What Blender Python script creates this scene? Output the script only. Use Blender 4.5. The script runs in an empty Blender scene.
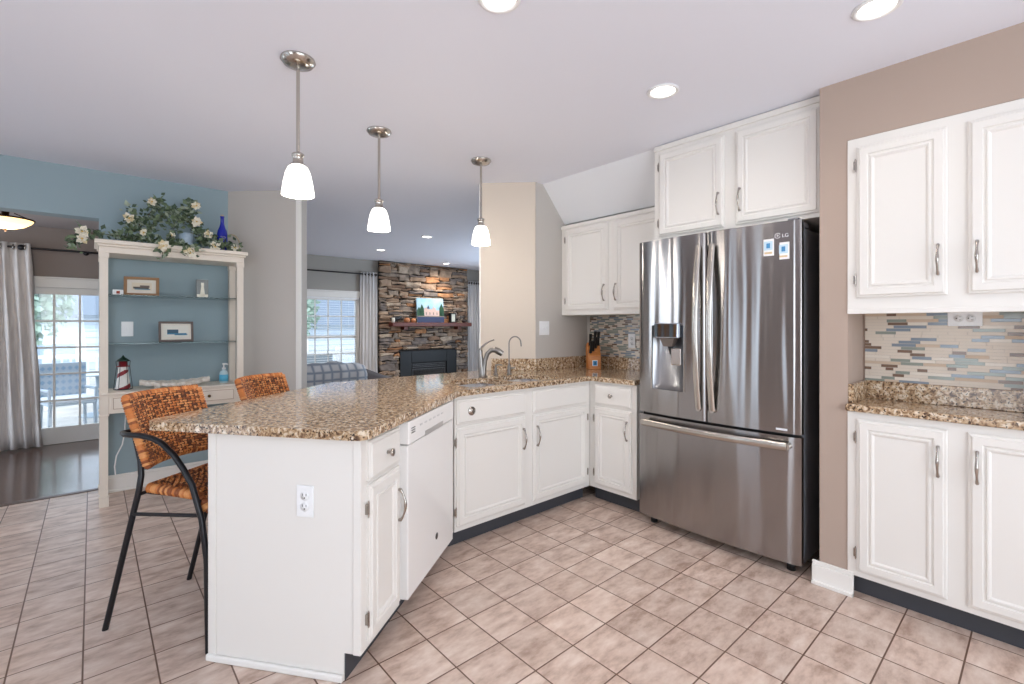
import bpy, bmesh, math, random
from mathutils import Vector, Matrix
from mathutils.geometry import tessellate_polygon
random.seed(7)
PI = math.pi
S = bpy.context.scene
COL = S.collection

# ------------------------------------------------------------------ camera, world, lights, exposure
H_CAM, F_PX, HORIZON, YAW = 1.287, 474.64, 325.16, 0.846472
cam_d = bpy.data.cameras.new('camera'); cam = bpy.data.objects.new('camera', cam_d); COL.objects.link(cam)
cam_d.sensor_fit = 'HORIZONTAL'; cam_d.sensor_width = 36.0
cam_d.lens = F_PX / 1024 * 36.0
cam_d.shift_y = (HORIZON - 342.0) / 1024.0
cam_d.clip_start = 0.05
cam.location = (0, 0, H_CAM)
cam.rotation_euler = (PI / 2, 0, YAW - PI / 2)
S.camera = cam

W = bpy.data.worlds.new('world'); S.world = W; W.use_nodes = True
wn = W.node_tree.nodes; wl = W.node_tree.links
bg = wn['Background']; bg.inputs['Color'].default_value = (0.70, 0.84, 1.0, 1); bg.inputs['Strength'].default_value = 3.0

def sun(name, energy, rot, color, ang):
    l = bpy.data.lights.new(name, 'SUN'); l.energy = energy; l.color = color; l.angle = ang
    o = bpy.data.objects.new(name, l); o.rotation_euler = rot; COL.objects.link(o)
sun('sun', 2.0, (math.radians(48), 0, math.radians(-35)), (1, .97, .92), .02)

def area(name, loc, target, sx, sy, power, color=(1, 1, 1)):
    l = bpy.data.lights.new(name, 'AREA'); l.shape = 'RECTANGLE'; l.size = sx; l.size_y = sy
    l.energy = power; l.color = color
    o = bpy.data.objects.new(name, l); COL.objects.link(o); o.location = loc
    d = Vector(target) - Vector(loc)
    o.rotation_euler = d.to_track_quat('-Z', 'Y').to_euler()
    return o
# fill lamps added behind the camera and at unseen side walls to brighten rooms
for x, pw in ((-.55, 26), (.55, 22), (1.65, 10)):
    area('fill_behind', (x, -2.45, 1.35), (x * .7 + .4, .4, 2.45), .80, 2.0, pw, (.97, .99, 1.0))  # added fill in three strips, aimed high to lift the ceiling
area('fill_left', (-2.45, 0.55, 1.4), (1.2, 1.6, 2.3), 0.9, 1.9, 15, (.90, .95, 1.0))  # added fill from the left, out of view
area('fill_living_side', (6.2, 5.4, 1.35), (3.5, 6.6, 1.5), 2.4, 1.6, 50, (.64, .80, 1.0))  # added fill lamp, keeps the living room bright and its ceiling bluish
area('fill_dining_side', (-2.9, 6.0, 1.35), (0, 6.2, 1.2), 1.6, 1.6, 22, (.82, .9, 1.0))  # added fill lamp for the dining room, out of view
for nm, loc, tgt, sx, sy in (('portal_living_window', (3.0, 8.28, 1.1), (3.0, 4, 1.1), 1.1, 1.25), ('portal_french_door', (-.13, 7.24, .9), (-.13, 3, .9), 1.75, 1.65)):
    area(nm, loc, tgt, sx, sy, 1).data.cycles.is_portal = True
def point(name, loc, power, color, r=.05):
    l = bpy.data.lights.new(name, 'POINT'); l.energy = power; l.color = color; l.shadow_soft_size = r
    o = bpy.data.objects.new(name, l); COL.objects.link(o); o.location = loc
def spot(name, loc, power, color, ang=2.2, r=.06):
    l = bpy.data.lights.new(name, 'SPOT'); l.energy = power; l.color = color; l.shadow_soft_size = r
    l.spot_size = ang; l.spot_blend = 1.0
    o = bpy.data.objects.new(name, l); COL.objects.link(o); o.location = loc

vs = S.view_settings
S.display_settings.display_device = 'sRGB'
vs.view_transform = 'Standard'; vs.look = 'None'; vs.gamma = 1; vs.use_curve_mapping = False
vs.exposure = 0.0

# ------------------------------------------------------------------ materials
def lin(c):
    return tuple(((v / 255) / 12.92 if v / 255 <= .04045 else ((v / 255 + .055) / 1.055) ** 2.4) for v in c) + (1,)
MATS = {}
def mat(name, rgb, rough=.5, metal=0, noise=None, bump=None, emit=None, estr=1, spec=.5, coat=0, alpha=1):
    if name in MATS: return MATS[name]
    m = bpy.data.materials.new(name); m.use_nodes = True; MATS[name] = m
    nt = m.node_tree; b = nt.nodes['Principled BSDF']
    b.inputs['Base Color'].default_value = lin(rgb); b.inputs['Roughness'].default_value = rough
    b.inputs['Metallic'].default_value = metal; b.inputs['Specular IOR Level'].default_value = spec
    b.inputs['Coat Weight'].default_value = coat
    if emit: b.inputs['Emission Color'].default_value = lin(emit); b.inputs['Emission Strength'].default_value = estr
    if noise or bump:
        tc = nt.nodes.new('ShaderNodeTexCoord')
    if noise:      # (rgb2, scale, stretch)
        mp = nt.nodes.new('ShaderNodeMapping'); mp.inputs['Scale'].default_value = noise[2] if len(noise) > 2 else (1, 1, 1)
        n = nt.nodes.new('ShaderNodeTexNoise'); n.inputs['Scale'].default_value = noise[1]; n.inputs['Detail'].default_value = 4
        r = nt.nodes.new('ShaderNodeValToRGB'); r.color_ramp.elements[0].position = .35; r.color_ramp.elements[1].position = .65
        r.color_ramp.elements[0].color = lin(rgb); r.color_ramp.elements[1].color = lin(noise[0])
        nt.links.new(tc.outputs['Object'], mp.inputs[0]); nt.links.new(mp.outputs[0], n.inputs[0])
        nt.links.new(n.outputs['Fac'], r.inputs[0]); nt.links.new(r.outputs[0], b.inputs['Base Color'])
    if bump:       # (scale, strength, stretch)
        mp2 = nt.nodes.new('ShaderNodeMapping'); mp2.inputs['Scale'].default_value = bump[2] if len(bump) > 2 else (1, 1, 1)
        n2 = nt.nodes.new('ShaderNodeTexNoise'); n2.inputs['Scale'].default_value = bump[0]; n2.inputs['Detail'].default_value = 3
        bp = nt.nodes.new('ShaderNodeBump'); bp.inputs['Strength'].default_value = bump[1]; bp.inputs['Distance'].default_value = .01
        nt.links.new(tc.outputs['Object'], mp2.inputs[0]); nt.links.new(mp2.outputs[0], n2.inputs[0])
        nt.links.new(n2.outputs['Fac'], bp.inputs['Height']); nt.links.new(bp.outputs[0], b.inputs['Normal'])
    return m

def tile_floor_mat():
    m = bpy.data.materials.new('floor_tile'); m.use_nodes = True; nt = m.node_tree; b = nt.nodes['Principled BSDF']
    L = nt.links.new; N = nt.nodes.new
    tc = N('ShaderNodeTexCoord'); mp = N('ShaderNodeMapping'); mp.inputs['Location'].default_value = (-1.2368 + .2105 * 40, -1.2656 + .2105 * 40, 0)
    L(tc.outputs['Object'], mp.inputs[0])
    br = N('ShaderNodeTexBrick'); br.offset = 0; br.squash = 1
    br.inputs['Scale'].default_value = 1; br.inputs['Brick Width'].default_value = .2105; br.inputs['Row Height'].default_value = .2105
    br.inputs['Mortar Size'].default_value = .0033; br.inputs['Mortar Smooth'].default_value = .3; br.inputs['Bias'].default_value = 0
    br.inputs['Color1'].default_value = (0, 0, 0, 1); br.inputs['Color2'].default_value = (1, 1, 1, 1); br.inputs['Mortar'].default_value = (.5, .5, .5, 1)
    L(mp.outputs[0], br.inputs['Vector'])
    # blotches, different on each tile
    add = N('ShaderNodeVectorMath'); add.operation = 'ADD'
    sc = N('ShaderNodeVectorMath'); sc.operation = 'SCALE'; sc.inputs['Scale'].default_value = 7.3
    L(br.outputs['Color'], sc.inputs[0]); L(tc.outputs['Object'], add.inputs[0]); L(sc.outputs[0], add.inputs[1])
    st = N('ShaderNodeMapping'); st.inputs['Scale'].default_value = (1.0, 2.2, 1); st.inputs['Rotation'].default_value = (0, 0, .15); L(add.outputs[0], st.inputs[0])
    n = N('ShaderNodeTexNoise'); n.inputs['Scale'].default_value = 7.5; n.inputs['Detail'].default_value = 5; n.inputs['Roughness'].default_value = .62; L(st.outputs[0], n.inputs[0])
    r = N('ShaderNodeValToRGB'); e = r.color_ramp.elements
    e[0].position = .30; e[0].color = lin((172, 145, 129)); e[1].position = .70; e[1].color = lin((227, 209, 196))
    x = e.new(.5); x.color = lin((209, 185, 170)); L(n.outputs['Fac'], r.inputs[0])
    hsv = N('ShaderNodeHueSaturation'); mr = N('ShaderNodeMapRange'); mr.inputs['To Min'].default_value = .92; mr.inputs['To Max'].default_value = 1.06
    sep = N('ShaderNodeSeparateColor'); L(br.outputs['Color'], sep.inputs[0]); L(sep.outputs[0], mr.inputs[0]); L(mr.outputs[0], hsv.inputs['Value']); L(r.outputs[0], hsv.inputs['Color'])
    mx = N('ShaderNodeMix'); mx.data_type = 'RGBA'; L(br.outputs['Fac'], mx.inputs['Factor']); L(hsv.outputs[0], mx.inputs['A']); mx.inputs['B'].default_value = lin((110, 82, 66))
    L(mx.outputs['Result'], b.inputs['Base Color'])
    b.inputs['Roughness'].default_value = .38
    inv = N('ShaderNodeMath'); inv.operation = 'SUBTRACT'; inv.inputs[0].default_value = 1; L(br.outputs['Fac'], inv.inputs[1])
    bp = N('ShaderNodeBump'); bp.inputs['Strength'].default_value = .5; bp.inputs['Distance'].default_value = .002; L(inv.outputs[0], bp.inputs['Height']); L(bp.outputs[0], b.inputs['Normal'])
    return m

def wood_floor_mat():
    m = bpy.data.materials.new('wood_planks'); m.use_nodes = True; nt = m.node_tree; b = nt.nodes['Principled BSDF']
    L = nt.links.new; N = nt.nodes.new
    tc = N('ShaderNodeTexCoord'); br = N('ShaderNodeTexBrick'); br.offset = .43
    br.inputs['Scale'].default_value = 1; br.inputs['Brick Width'].default_value = 1.1; br.inputs['Row Height'].default_value = .09
    br.inputs['Mortar Size'].default_value = .0012; br.inputs['Color1'].default_value = lin((86, 66, 58)); br.inputs['Color2'].default_value = lin((112, 90, 80)); br.inputs['Mortar'].default_value = lin((40, 30, 26))
    L(tc.outputs['Object'], br.inputs['Vector'])
    mp = N('ShaderNodeMapping'); mp.inputs['Scale'].default_value = (2, 30, 1); n = N('ShaderNodeTexNoise'); n.inputs['Scale'].default_value = 3
    L(tc.outputs['Object'], mp.inputs[0]); L(mp.outputs[0], n.inputs[0])
    mx = N('ShaderNodeMix'); mx.data_type = 'RGBA'; mx.blend_type = 'MULTIPLY'; mx.inputs['Factor'].default_value = .5
    L(br.outputs['Color'], mx.inputs['A']); L(n.outputs['Color'], mx.inputs['B']); L(br.outputs['Color'], b.inputs['Base Color'])
    bp = N('ShaderNodeBump'); bp.inputs['Strength'].default_value = .15; bp.inputs['Distance'].default_value = .003; L(n.outputs['Fac'], bp.inputs['Height']); L(bp.outputs[0], b.inputs['Normal'])
    b.inputs['Roughness'].default_value = .15
    return m

def granite_mat():
    m = bpy.data.materials.new('granite'); m.use_nodes = True; nt = m.node_tree; b = nt.nodes['Principled BSDF']
    L = nt.links.new; N = nt.nodes.new
    tc = N('ShaderNodeTexCoord')
    n = N('ShaderNodeTexNoise'); n.inputs['Scale'].default_value = 58; n.inputs['Detail'].default_value = 4; n.inputs['Distortion'].default_value = .6
    L(tc.outputs['Object'], n.inputs[0])
    r = N('ShaderNodeValToRGB'); e = r.color_ramp.elements
    e[0].position = .33; e[0].color = lin((98, 76, 60)); e[1].position = .66; e[1].color = lin((226, 212, 192))
    for p, c in ((.41, (152, 122, 94)), (.49, (184, 154, 120)), (.57, (206, 184, 156))): q = e.new(p); q.color = lin(c)
    L(n.outputs['Fac'], r.inputs[0])
    n2 = N('ShaderNodeTexNoise'); n2.inputs['Scale'].default_value = 120; n2.inputs['Detail'].default_value = 2; L(tc.outputs['Object'], n2.inputs[0])
    r2 = N('ShaderNodeValToRGB'); r2.color_ramp.interpolation = 'LINEAR'; f = r2.color_ramp.elements; f[0].position = .58; f[0].color = (0, 0, 0, 1); f[1].position = .64; f[1].color = (1, 1, 1, 1)
    L(n2.outputs['Fac'], r2.inputs[0])
    mx = N('ShaderNodeMix'); mx.data_type = 'RGBA'; L(r2.outputs[0], mx.inputs['Factor']); L(r.outputs[0], mx.inputs['A']); mx.inputs['B'].default_value = lin((62, 46, 38))
    L(mx.outputs['Result'], b.inputs['Base Color']); b.inputs['Roughness'].default_value = .09; b.inputs['Specular IOR Level'].default_value = .5
    return m

def steel_mat(name, rgb, rough, wav=0):
    m = bpy.data.materials.new(name); m.use_nodes = True; nt = m.node_tree; b = nt.nodes['Principled BSDF']
    L = nt.links.new; N = nt.nodes.new
    b.inputs['Base Color'].default_value = lin(rgb); b.inputs['Metallic'].default_value = 1; b.inputs['Roughness'].default_value = rough
    if wav:
        tg = N('ShaderNodeTangent'); tg.direction_type = 'RADIAL'; tg.axis = 'Z'; L(tg.outputs[0], b.inputs['Tangent'])
        b.inputs['Anisotropic'].default_value = .93; b.inputs['Anisotropic Rotation'].default_value = .25
        tc = N('ShaderNodeTexCoord'); mp = N('ShaderNodeMapping'); mp.inputs['Scale'].default_value = (1, 1, .07)
        n = N('ShaderNodeTexNoise'); n.inputs['Scale'].default_value = 5.5; n.inputs['Detail'].default_value = 1.5
        L(tc.outputs['Object'], mp.inputs[0]); L(mp.outputs[0], n.inputs[0])
        bp = N('ShaderNodeBump'); bp.inputs['Strength'].default_value = wav; bp.inputs['Distance'].default_value = .02
        L(n.outputs['Fac'], bp.inputs['Height']); L(bp.outputs[0], b.inputs['Normal'])
    return m

def glass_mat(name, tint=(1, 1, 1, 1), ior=1.45):
    m = bpy.data.materials.new(name); m.use_nodes = True; nt = m.node_tree
    for n in list(nt.nodes):
        if n.type != 'OUTPUT_MATERIAL': nt.nodes.remove(n)
    out = nt.nodes['Material Output']; t = nt.nodes.new('ShaderNodeBsdfTransparent'); t.inputs[0].default_value = tint
    g = nt.nodes.new('ShaderNodeBsdfGlossy'); g.inputs['Roughness'].default_value = .02
    fr = nt.nodes.new('ShaderNodeFresnel'); fr.inputs[0].default_value = ior
    mx = nt.nodes.new('ShaderNodeMixShader')
    nt.links.new(fr.outputs[0], mx.inputs[0]); nt.links.new(t.outputs[0], mx.inputs[1]); nt.links.new(g.outputs[0], mx.inputs[2]); nt.links.new(mx.outputs[0], out.inputs[0])
    return m

M_TILE, M_WOOD, M_GRANITE = tile_floor_mat(), wood_floor_mat(), granite_mat()
M_STEEL = steel_mat('stainless', (158, 154, 152), .19, .95)
M_CHROME = steel_mat('brushed_nickel', (190, 184, 176), .22)
M_PEWTER = steel_mat('pewter', (172, 165, 158), .22)
M_FAUCET = steel_mat('faucet_nickel', (140, 136, 132), .3)
M_OAK = mat('reflected_oak', (196, 140, 84), .4, noise=((170, 114, 62), 12, (1, 1, .1)))
M_SINK = steel_mat('sink_steel', (200, 200, 202), .22)
M_GLASS = glass_mat('window_glass'); M_SHELFGLASS = glass_mat('shelf_glass', (.80, .90, .88, 1), 1.5)
M_CLEAR = glass_mat('clear_plastic', (.93, .97, 1, 1))
M_WHITE = mat('cabinet_white', (231, 227, 221), .38)
M_CEIL = mat('ceiling_paint', (236, 238, 248), .9)
M_BROWN = mat('wall_brown', (178, 159, 146), .85)
M_BEIGE = mat('wall_beige', (209, 197, 183), .85)
M_GREIGE = mat('wall_greige', (196, 190, 183), .85)
M_BLUE = mat('wall_blue', (152, 171, 178), .85)
M_TAUPE = mat('wall_taupe', (150, 138, 132), .85)
M_TRIM = mat('trim_white', (236, 233, 228), .45)
M_DARK = mat('toe_kick_dark', (62, 64, 70), .5)
M_BLACK = mat('black', (24, 24, 26), .45)
M_BLACKMETAL = mat('black_metal', (30, 30, 34), .32, .3)
M_PLASTIC = mat('white_plastic', (240, 240, 240), .35)
M_APPL = mat('appliance_white', (236, 233, 230), .14)
M_SLOT = mat('slot_dark', (60, 58, 56), .6)

# ------------------------------------------------------------------ mesh helpers
class MB:
    def __init__(s): s.v = []; s.f = []; s.m = []; s.sm = []
    def add(s, vs, fs, m=0, smooth=False):
        o = len(s.v); s.v += [Vector(p) for p in vs]
        for f in fs: s.f.append([i + o for i in f]); s.m.append(m); s.sm.append(smooth)
        return s
    def box(s, x0, x1, y0, y1, z0, z1, m=0, M=None):
        vs = [Vector((x, y, z)) for z in (z0, z1) for y in (y0, y1) for x in (x0, x1)]
        if M: vs = [M @ p for p in vs]
        return s.add(vs, [(0, 2, 3, 1), (4, 5, 7, 6), (0, 1, 5, 4), (2, 6, 7, 3), (0, 4, 6, 2), (1, 3, 7, 5)], m)
    def prism(s, poly, z0, z1, m=0, holes=()):
        loops = [list(poly)] + [list(h) for h in holes]
        tri = tessellate_polygon([[Vector((p[0], p[1], 0)) for p in l] for l in loops])
        flat = [p for l in loops for p in l]; n = len(flat)
        vs = [(p[0], p[1], z0) for p in flat] + [(p[0], p[1], z1) for p in flat]
        fs = []
        for t in tri:
            a, b, c = [Vector((flat[i][0], flat[i][1], 0)) for i in t]
            if (b - a).cross(c - a).z < 0: t = t[::-1]
            fs.append(tuple(i + n for i in t)); fs.append(tuple(t[::-1]))
        o = 0
        for k, l in enumerate(loops):
            ar = sum(l[i][0] * l[(i + 1) % len(l)][1] - l[(i + 1) % len(l)][0] * l[i][1] for i in range(len(l)))
            ccw = ar > 0
            if k > 0: ccw = not ccw
            for i in range(len(l)):
                a, b = o + i, o + (i + 1) % len(l)
                fs.append((a, b, b + n, a + n) if ccw else (b, a, a + n, b + n))
            o += len(l)
        return s.add(vs, fs, m)
    def tube(s, path, r, n=10, m=0, flat=None, smooth=True):
        path = [Vector(p) for p in path]; k = len(path)
        rs = r if isinstance(r, (list, tuple)) else [r] * k
        tang = [(path[min(i + 1, k - 1)] - path[max(i - 1, 0)]).normalized() for i in range(k)]
        up = Vector((0, 0, 1)) if abs(tang[0].z) < .9 else Vector((1, 0, 0))
        a = tang[0].cross(up).normalized(); vs = []
        for i in range(k):
            a = (a - tang[i] * a.dot(tang[i])).normalized(); b = tang[i].cross(a)
            for j in range(n):
                t = 2 * PI * j / n; fa, fb = flat or (1, 1)
                vs.append(path[i] + a * math.cos(t) * rs[i] * fa + b * math.sin(t) * rs[i] * fb)
        fs = [(i * n + j, i * n + (j + 1) % n, (i + 1) * n + (j + 1) % n, (i + 1) * n + j) for i in range(k - 1) for j in range(n)]
        s.add(vs, fs, m, smooth)
        s.add([vs[j] for j in range(n)][::-1], [tuple(range(n))], m); s.add([vs[(k - 1) * n + j] for j in range(n)], [tuple(range(n))], m)
        return s
    def lathe(s, prof, n=24, c=(0, 0, 0), m=0, M=None, smooth=True, mfun=None):
        vs = []; k = len(prof)
        for r, z in prof:
            for j in range(n):
                t = 2 * PI * j / n; vs.append(Vector((c[0] + r * math.cos(t), c[1] + r * math.sin(t), c[2] + z)))
        if M: vs = [M @ p for p in vs]
        o = len(s.v); s.v += vs
        for i in range(k - 1):
            for j in range(n):
                s.f.append([o + i * n + j, o + i * n + (j + 1) % n, o + (i + 1) * n + (j + 1) % n, o + (i + 1) * n + j])
                s.m.append(mfun(i, j) if mfun else m); s.sm.append(smooth)
        for e, rev in ((0, True), (k - 1, False)):
            if prof[e][0] > 1e-5:
                ids = [o + e * n + j for j in range(n)]
                s.f.append(ids[::-1] if rev else ids); s.m.append(m); s.sm.append(False)
        return s
    def build(s, name, mats, parent=None, bevel=0, seg=2, M=None, kind=None, label=None):
        me = bpy.data.meshes.new(name)
        vs = [M @ p for p in s.v] if M else s.v
        me.from_pydata([tuple(p) for p in vs], [], s.f)
        for m in (mats if isinstance(mats, (list, tuple)) else [mats]): me.materials.append(m)
        me.polygons.foreach_set('material_index', s.m); me.polygons.foreach_set('use_smooth', s.sm)
        me.update()
        o = bpy.data.objects.new(name, me); COL.objects.link(o)
        if parent is not None: o.parent = parent
        if bevel:
            b = o.modifiers.new('bevel', 'BEVEL'); b.width = bevel; b.segments = seg; b.limit_method = 'ANGLE'; b.angle_limit = math.radians(40)
        if kind: o['kind'] = kind
        if label: o['label'] = label
        return o

def tag(o, label, cat, group=None):
    o['label'] = label; o['category'] = cat
    if group: o['group'] = group
    return o
def thing(name, loc, rz, label, cat, group=None):
    o = bpy.data.objects.new(name, None); COL.objects.link(o); o.empty_display_size = .1
    o.location = loc; o.rotation_euler = (0, 0, rz)
    return tag(o, label, cat, group)
def copy_tree(o, parent=None):
    c = o.copy(); COL.objects.link(c)
    if parent is not None: c.parent = parent
    for ch in list(o.children): copy_tree(ch, c)
    return c
def struct(name, mb, m, bevel=0, parent=None): return mb.build(name, m, parent, bevel, kind='structure')
def RZ(a, loc=(0, 0, 0)): return Matrix.Translation(loc) @ Matrix.Rotation(a, 4, 'Z')
def arc(c, r, a0, a1, n, plane='xz'):
    out = []
    for i in range(n + 1):
        t = a0 + (a1 - a0) * i / n
        out.append((c[0] + r * math.cos(t), c[1], c[2] + r * math.sin(t)) if plane == 'xz' else (c[0] + r * math.cos(t), c[1] + r * math.sin(t), c[2]))
    return out

# ------------------------------------------------------------------ the setting
CEIL = 2.465
struct('floor', MB().prism([(-2.6, -2.6), (3.42, -2.6), (3.42, 2.85), (2.75, 2.85), (.76, 4.94), (-2.6, 4.94)], -.05, 0), M_TILE)
struct('floor_dining', MB().box(-3.0, .94, 4.94, 7.2, -.05, -.002), M_WOOD)
struct('floor_living', MB().prism([(2.75, 2.85), (6.4, 2.85), (6.4, 8.3), (.94, 8.3), (.94, 4.94), (.76, 4.94)], -.05, -.002), mat('living_carpet', (150, 136, 124), .95, bump=(300, .3)))
struct('ceiling', MB().box(-2.7, 6.5, -2.7, 8.3, CEIL, CEIL + .1), M_CEIL)
XW, XK, XA = 2.712, 3.40, 2.99
struct('wall_right', MB().box(XW, XK + .1, .637, .755, 0, CEIL), M_BROWN)
struct('wall_right_header', MB().box(XW, XK + .1, -.135, .637, 2.171, CEIL), M_BROWN)
struct('wall_right_near', MB().box(XW, XK + .1, -2.6, -.135, 0, CEIL), M_BROWN)
struct('wall_right_recess', MB().box(XA, XK + .1, -.135, .637, 0, 2.171), M_BROWN)
struct('wall_alcove', MB().box(XK, XK + .1, .755, 2.9, 0, CEIL), M_GREIGE)
struct('wall_sink', MB().box(2.74, XK + .1, 2.80, 2.92, 0, CEIL), M_GREIGE)
A, B = Vector((2.735, 2.80, 0)), Vector((2.41, 3.125, 0))
q = Vector((.085, .085, 0))
struct('wall_column', MB().prism([(A.x, A.y), (2.82, 2.885), (B.x + q.x, B.y + q.y), (B.x, B.y)], 0, CEIL), M_BEIGE)
struct('trim_1', MB().prism([(B.x - .006, B.y + .002), (B.x + .002, B.y - .006), (B.x + .010, B.y + .002), (B.x + .002, B.y + .010)], .914, CEIL), M_TRIM)
# sloping underside of the stairs above the corner cabinet
sl = MB(); sec = [(2.82, CEIL), (3.09, 2.165), (3.4, 2.165), (3.4, CEIL)]
sl.add([(x, 1.735, z) for x, z in sec] + [(x, 2.80, z) for x, z in sec], [(0, 1, 2, 3), (7, 6, 5, 4), (0, 4, 5, 1), (1, 5, 6, 2), (2, 6, 7, 3), (3, 7, 4, 0)])
struct('ceiling_slope', sl, mat('slope_paint', (226, 227, 230), .9))
# blue wall with the opening to the dining room, grey angled wall beside it
YB = 4.79
b = MB(); b.box(.04, .90, YB, YB + .15, 0, CEIL); b.box(-2.2, .04, YB, YB + .15, 2.1, CEIL); b.box(-2.6, -2.2, YB, YB + .15, 0, CEIL)
struct('wall_blue', b, M_BLUE)
G0, G1 = Vector((.897, 4.79, 0)), Vector((1.36, 4.327, 0))
struct('wall_grey', MB().prism([(G0.x, G0.y), (G1.x, G1.y), (G1.x + .085, G1.y + .085), (G0.x + .085, G0.y + .15)], 0, CEIL), M_GREIGE)
struct('trim_2', MB().prism([(G1.x - .03, G1.y + .022), (G1.x + .004, G1.y - .012), (G1.x + .012, G1.y - .004), (G1.x - .022, G1.y + .03)], 0, CEIL), M_TRIM, .003)
# dining room shell
d = MB(); d.box(-3.0, -1.02, 7.1, 7.25, 0, 2.36); d.box(.76, .94, 7.1, 7.25, 0, 2.36); d.box(-1.02, .76, 7.1, 7.25, 1.715, 2.36)
struct('wall_dining', d, M_TAUPE)
struct('wall_dining_left', MB().box(-3.1, -3.0, 4.94, 5.2, 0, 2.36).box(-3.1, -3.0, 6.8, 7.25, 0, 2.36).box(-3.1, -3.0, 5.2, 6.8, 0, .5).box(-3.1, -3.0, 5.2, 6.8, 2.2, 2.36), M_TAUPE)  # gap cut in this unseen wall for the added dining fill lamp
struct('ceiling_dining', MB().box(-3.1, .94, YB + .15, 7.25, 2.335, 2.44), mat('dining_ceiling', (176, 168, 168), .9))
struct('wall_divider', MB().box(.94, 1.04, 4.94, 8.15, 0, CEIL), M_TAUPE)
# living room shell
YL = 8.15
l = MB(); l.box(1.0, 2.42, YL, YL + .15, 0, CEIL); l.box(3.58, 6.5, YL, YL + .15, 0, CEIL); l.box(2.42, 3.58, YL, YL + .15, 1.78, CEIL); l.box(2.42, 3.58, YL, YL + .15, 0, .45)
struct('wall_living', l, mat('wall_living_grey', (168, 163, 155), .85))
struct('wall_living_right', MB().box(6.3, 6.45, 2.9, 4.2, 0, CEIL).box(6.3, 6.45, 6.6, 8.2, 0, CEIL).box(6.3, 6.45, 4.2, 6.6, 0, .5).box(6.3, 6.45, 4.2, 6.6, 2.2, CEIL), MATS['wall_living_grey'])  # unseen opening added to go with the living room fill lamp
struct('wall_living_near', MB().box(3.5, 6.45, 2.85, 2.95, 0, CEIL), MATS['wall_living_grey'])
# walls behind the camera, with openings added for the fill lamps and refrigerator reflections
k = MB(); k.box(-2.7, -1.2, -2.7, -2.6, 0, CEIL); k.box(2.3, 3.5, -2.7, -2.6, 0, CEIL); k.box(-1.2, 2.3, -2.7, -2.6, 2.35, CEIL); k.box(-1.2, 2.3, -2.7, -2.6, 0, .3)
struct('wall_behind', k, M_BROWN)
k = MB()
gaps = [(.1, 1.0), (2.1, 2.6), (3.2, 3.45), (4.05, 4.3)]
y0 = -2.6
for a0, a1 in gaps: k.box(-2.7, -2.6, y0, a0, 0, CEIL); k.box(-2.7, -2.6, a0, a1, 2.35, CEIL); k.box(-2.7, -2.6, a0, a1, 0, .12); y0 = a1
k.box(-2.7, -2.6, y0, 4.94, 0, CEIL)
struct('wall_left', k, M_TAUPE)
for n_, (a0, a1) in enumerate(gaps):
    struct('trim_%d' % (10 + n_), MB().box(-2.62, -2.58, a0 - .12, a0, 0, 2.44).box(-2.62, -2.58, a1, a1 + .12, 0, 2.44).box(-2.62, -2.58, a0, a1, 2.35, 2.44), M_OAK, .004)  # unseen oak casings, widened for orange bands in the refrigerator
struct('trim_20', MB().box(-2.62, -2.58, 2.74, 2.98, 0, 2.3).box(-2.62, -2.58, 3.62, 3.82, 0, 2.3).box(-2.62, -2.58, 4.5, 4.7, 0, 2.3), M_OAK, .004)  # unseen oak strips added only for orange reflections in the steel doors
# baseboards
def board(name, p0, p1, h=.115, t=.016):
    p0, p1 = Vector(p0 + (0,)), Vector(p1 + (0,)); dd = (p1 - p0); ln = dd.length; ang = math.atan2(dd.y, dd.x)
    mb = MB().box(0, ln, -t, 0, 0, h - .02); mb.box(0, ln, -t * .6, 0, h - .02, h); mb.box(0, ln, -t - .012, 0, 0, .018)
    return mb.build(name, M_TRIM, None, .003, M=RZ(ang, p0), kind='structure')
board('baseboard_right', (XW, .785), (XW, .612))
board('baseboard_blue', (.04, YB), (.89, YB), .13)
board('baseboard_grey', (G0.x, G0.y), (G1.x, G1.y))
board('baseboard_dining', (-3, 7.1), (-1.11, 7.1))
struct('trim_3', MB().box(-2.2, .04, 4.915, 4.965, -.002, .006), mat('threshold_wood', (92, 72, 62), .4), .002)

# mosaic strip tile
def mosaic(name, axis_len, z0, z1, row, seed, M, grout=.0016, dens=2.2, lscale=1):
    rnd = random.Random(seed); mb = MB()
    mb.box(0, axis_len, -.004, 0, z0, z1, 5)
    z = z0 + .001
    while z + row < z1 + .002:
        x = -rnd.random() * .06; prev = rnd.random() < .5
        while x < axis_len:
            if prev: colr = rnd.choices([0, 4, 6], [5, 1.6, 2.4])[0]
            else: colr = rnd.choices([1, 2, 3, 0], [1.6, 1.3, 1.9, dens])[0]
            prev = colr in (1, 2, 3)
            ln = rnd.uniform(.05, .15) if colr in (0, 4, 6) else rnd.uniform(.03, .08) if colr == 3 else rnd.uniform(.05, .125)
            ln *= lscale if colr in (0, 4, 6) else 1
            x0, x1 = max(x, 0), min(x + ln, axis_len)
            if x1 - x0 > .006: mb.box(x0 + grout / 2, x1 - grout / 2, -.0075, -.004, z + grout / 2, min(z + row, z1) - grout / 2, colr)
            x += ln
        z += row
    ms = [mat('mosaic_cream', (218, 205, 189), .3), mat('mosaic_blue', (138, 148, 158), .12), mat('mosaic_green', (148, 154, 144), .12),
          mat('mosaic_brown', (128, 104, 88), .15), mat('mosaic_stone', (204, 182, 158), .4), mat('mosaic_grout', (206, 196, 184), .8), mat('mosaic_ivory', (228, 218, 204), .25)]
    return mb.build(name, ms, None, M=M, kind='structure')
mosaic('trim_4', .752, 1.0, 1.350, .0150, 3, RZ(-PI / 2, (XA, .627, 0)))
mosaic('trim_5', .98, 1.01, 1.375, .0145, 5, RZ(-PI / 2, (XK, 2.765, 0)), .0030, .3, .6)

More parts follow.
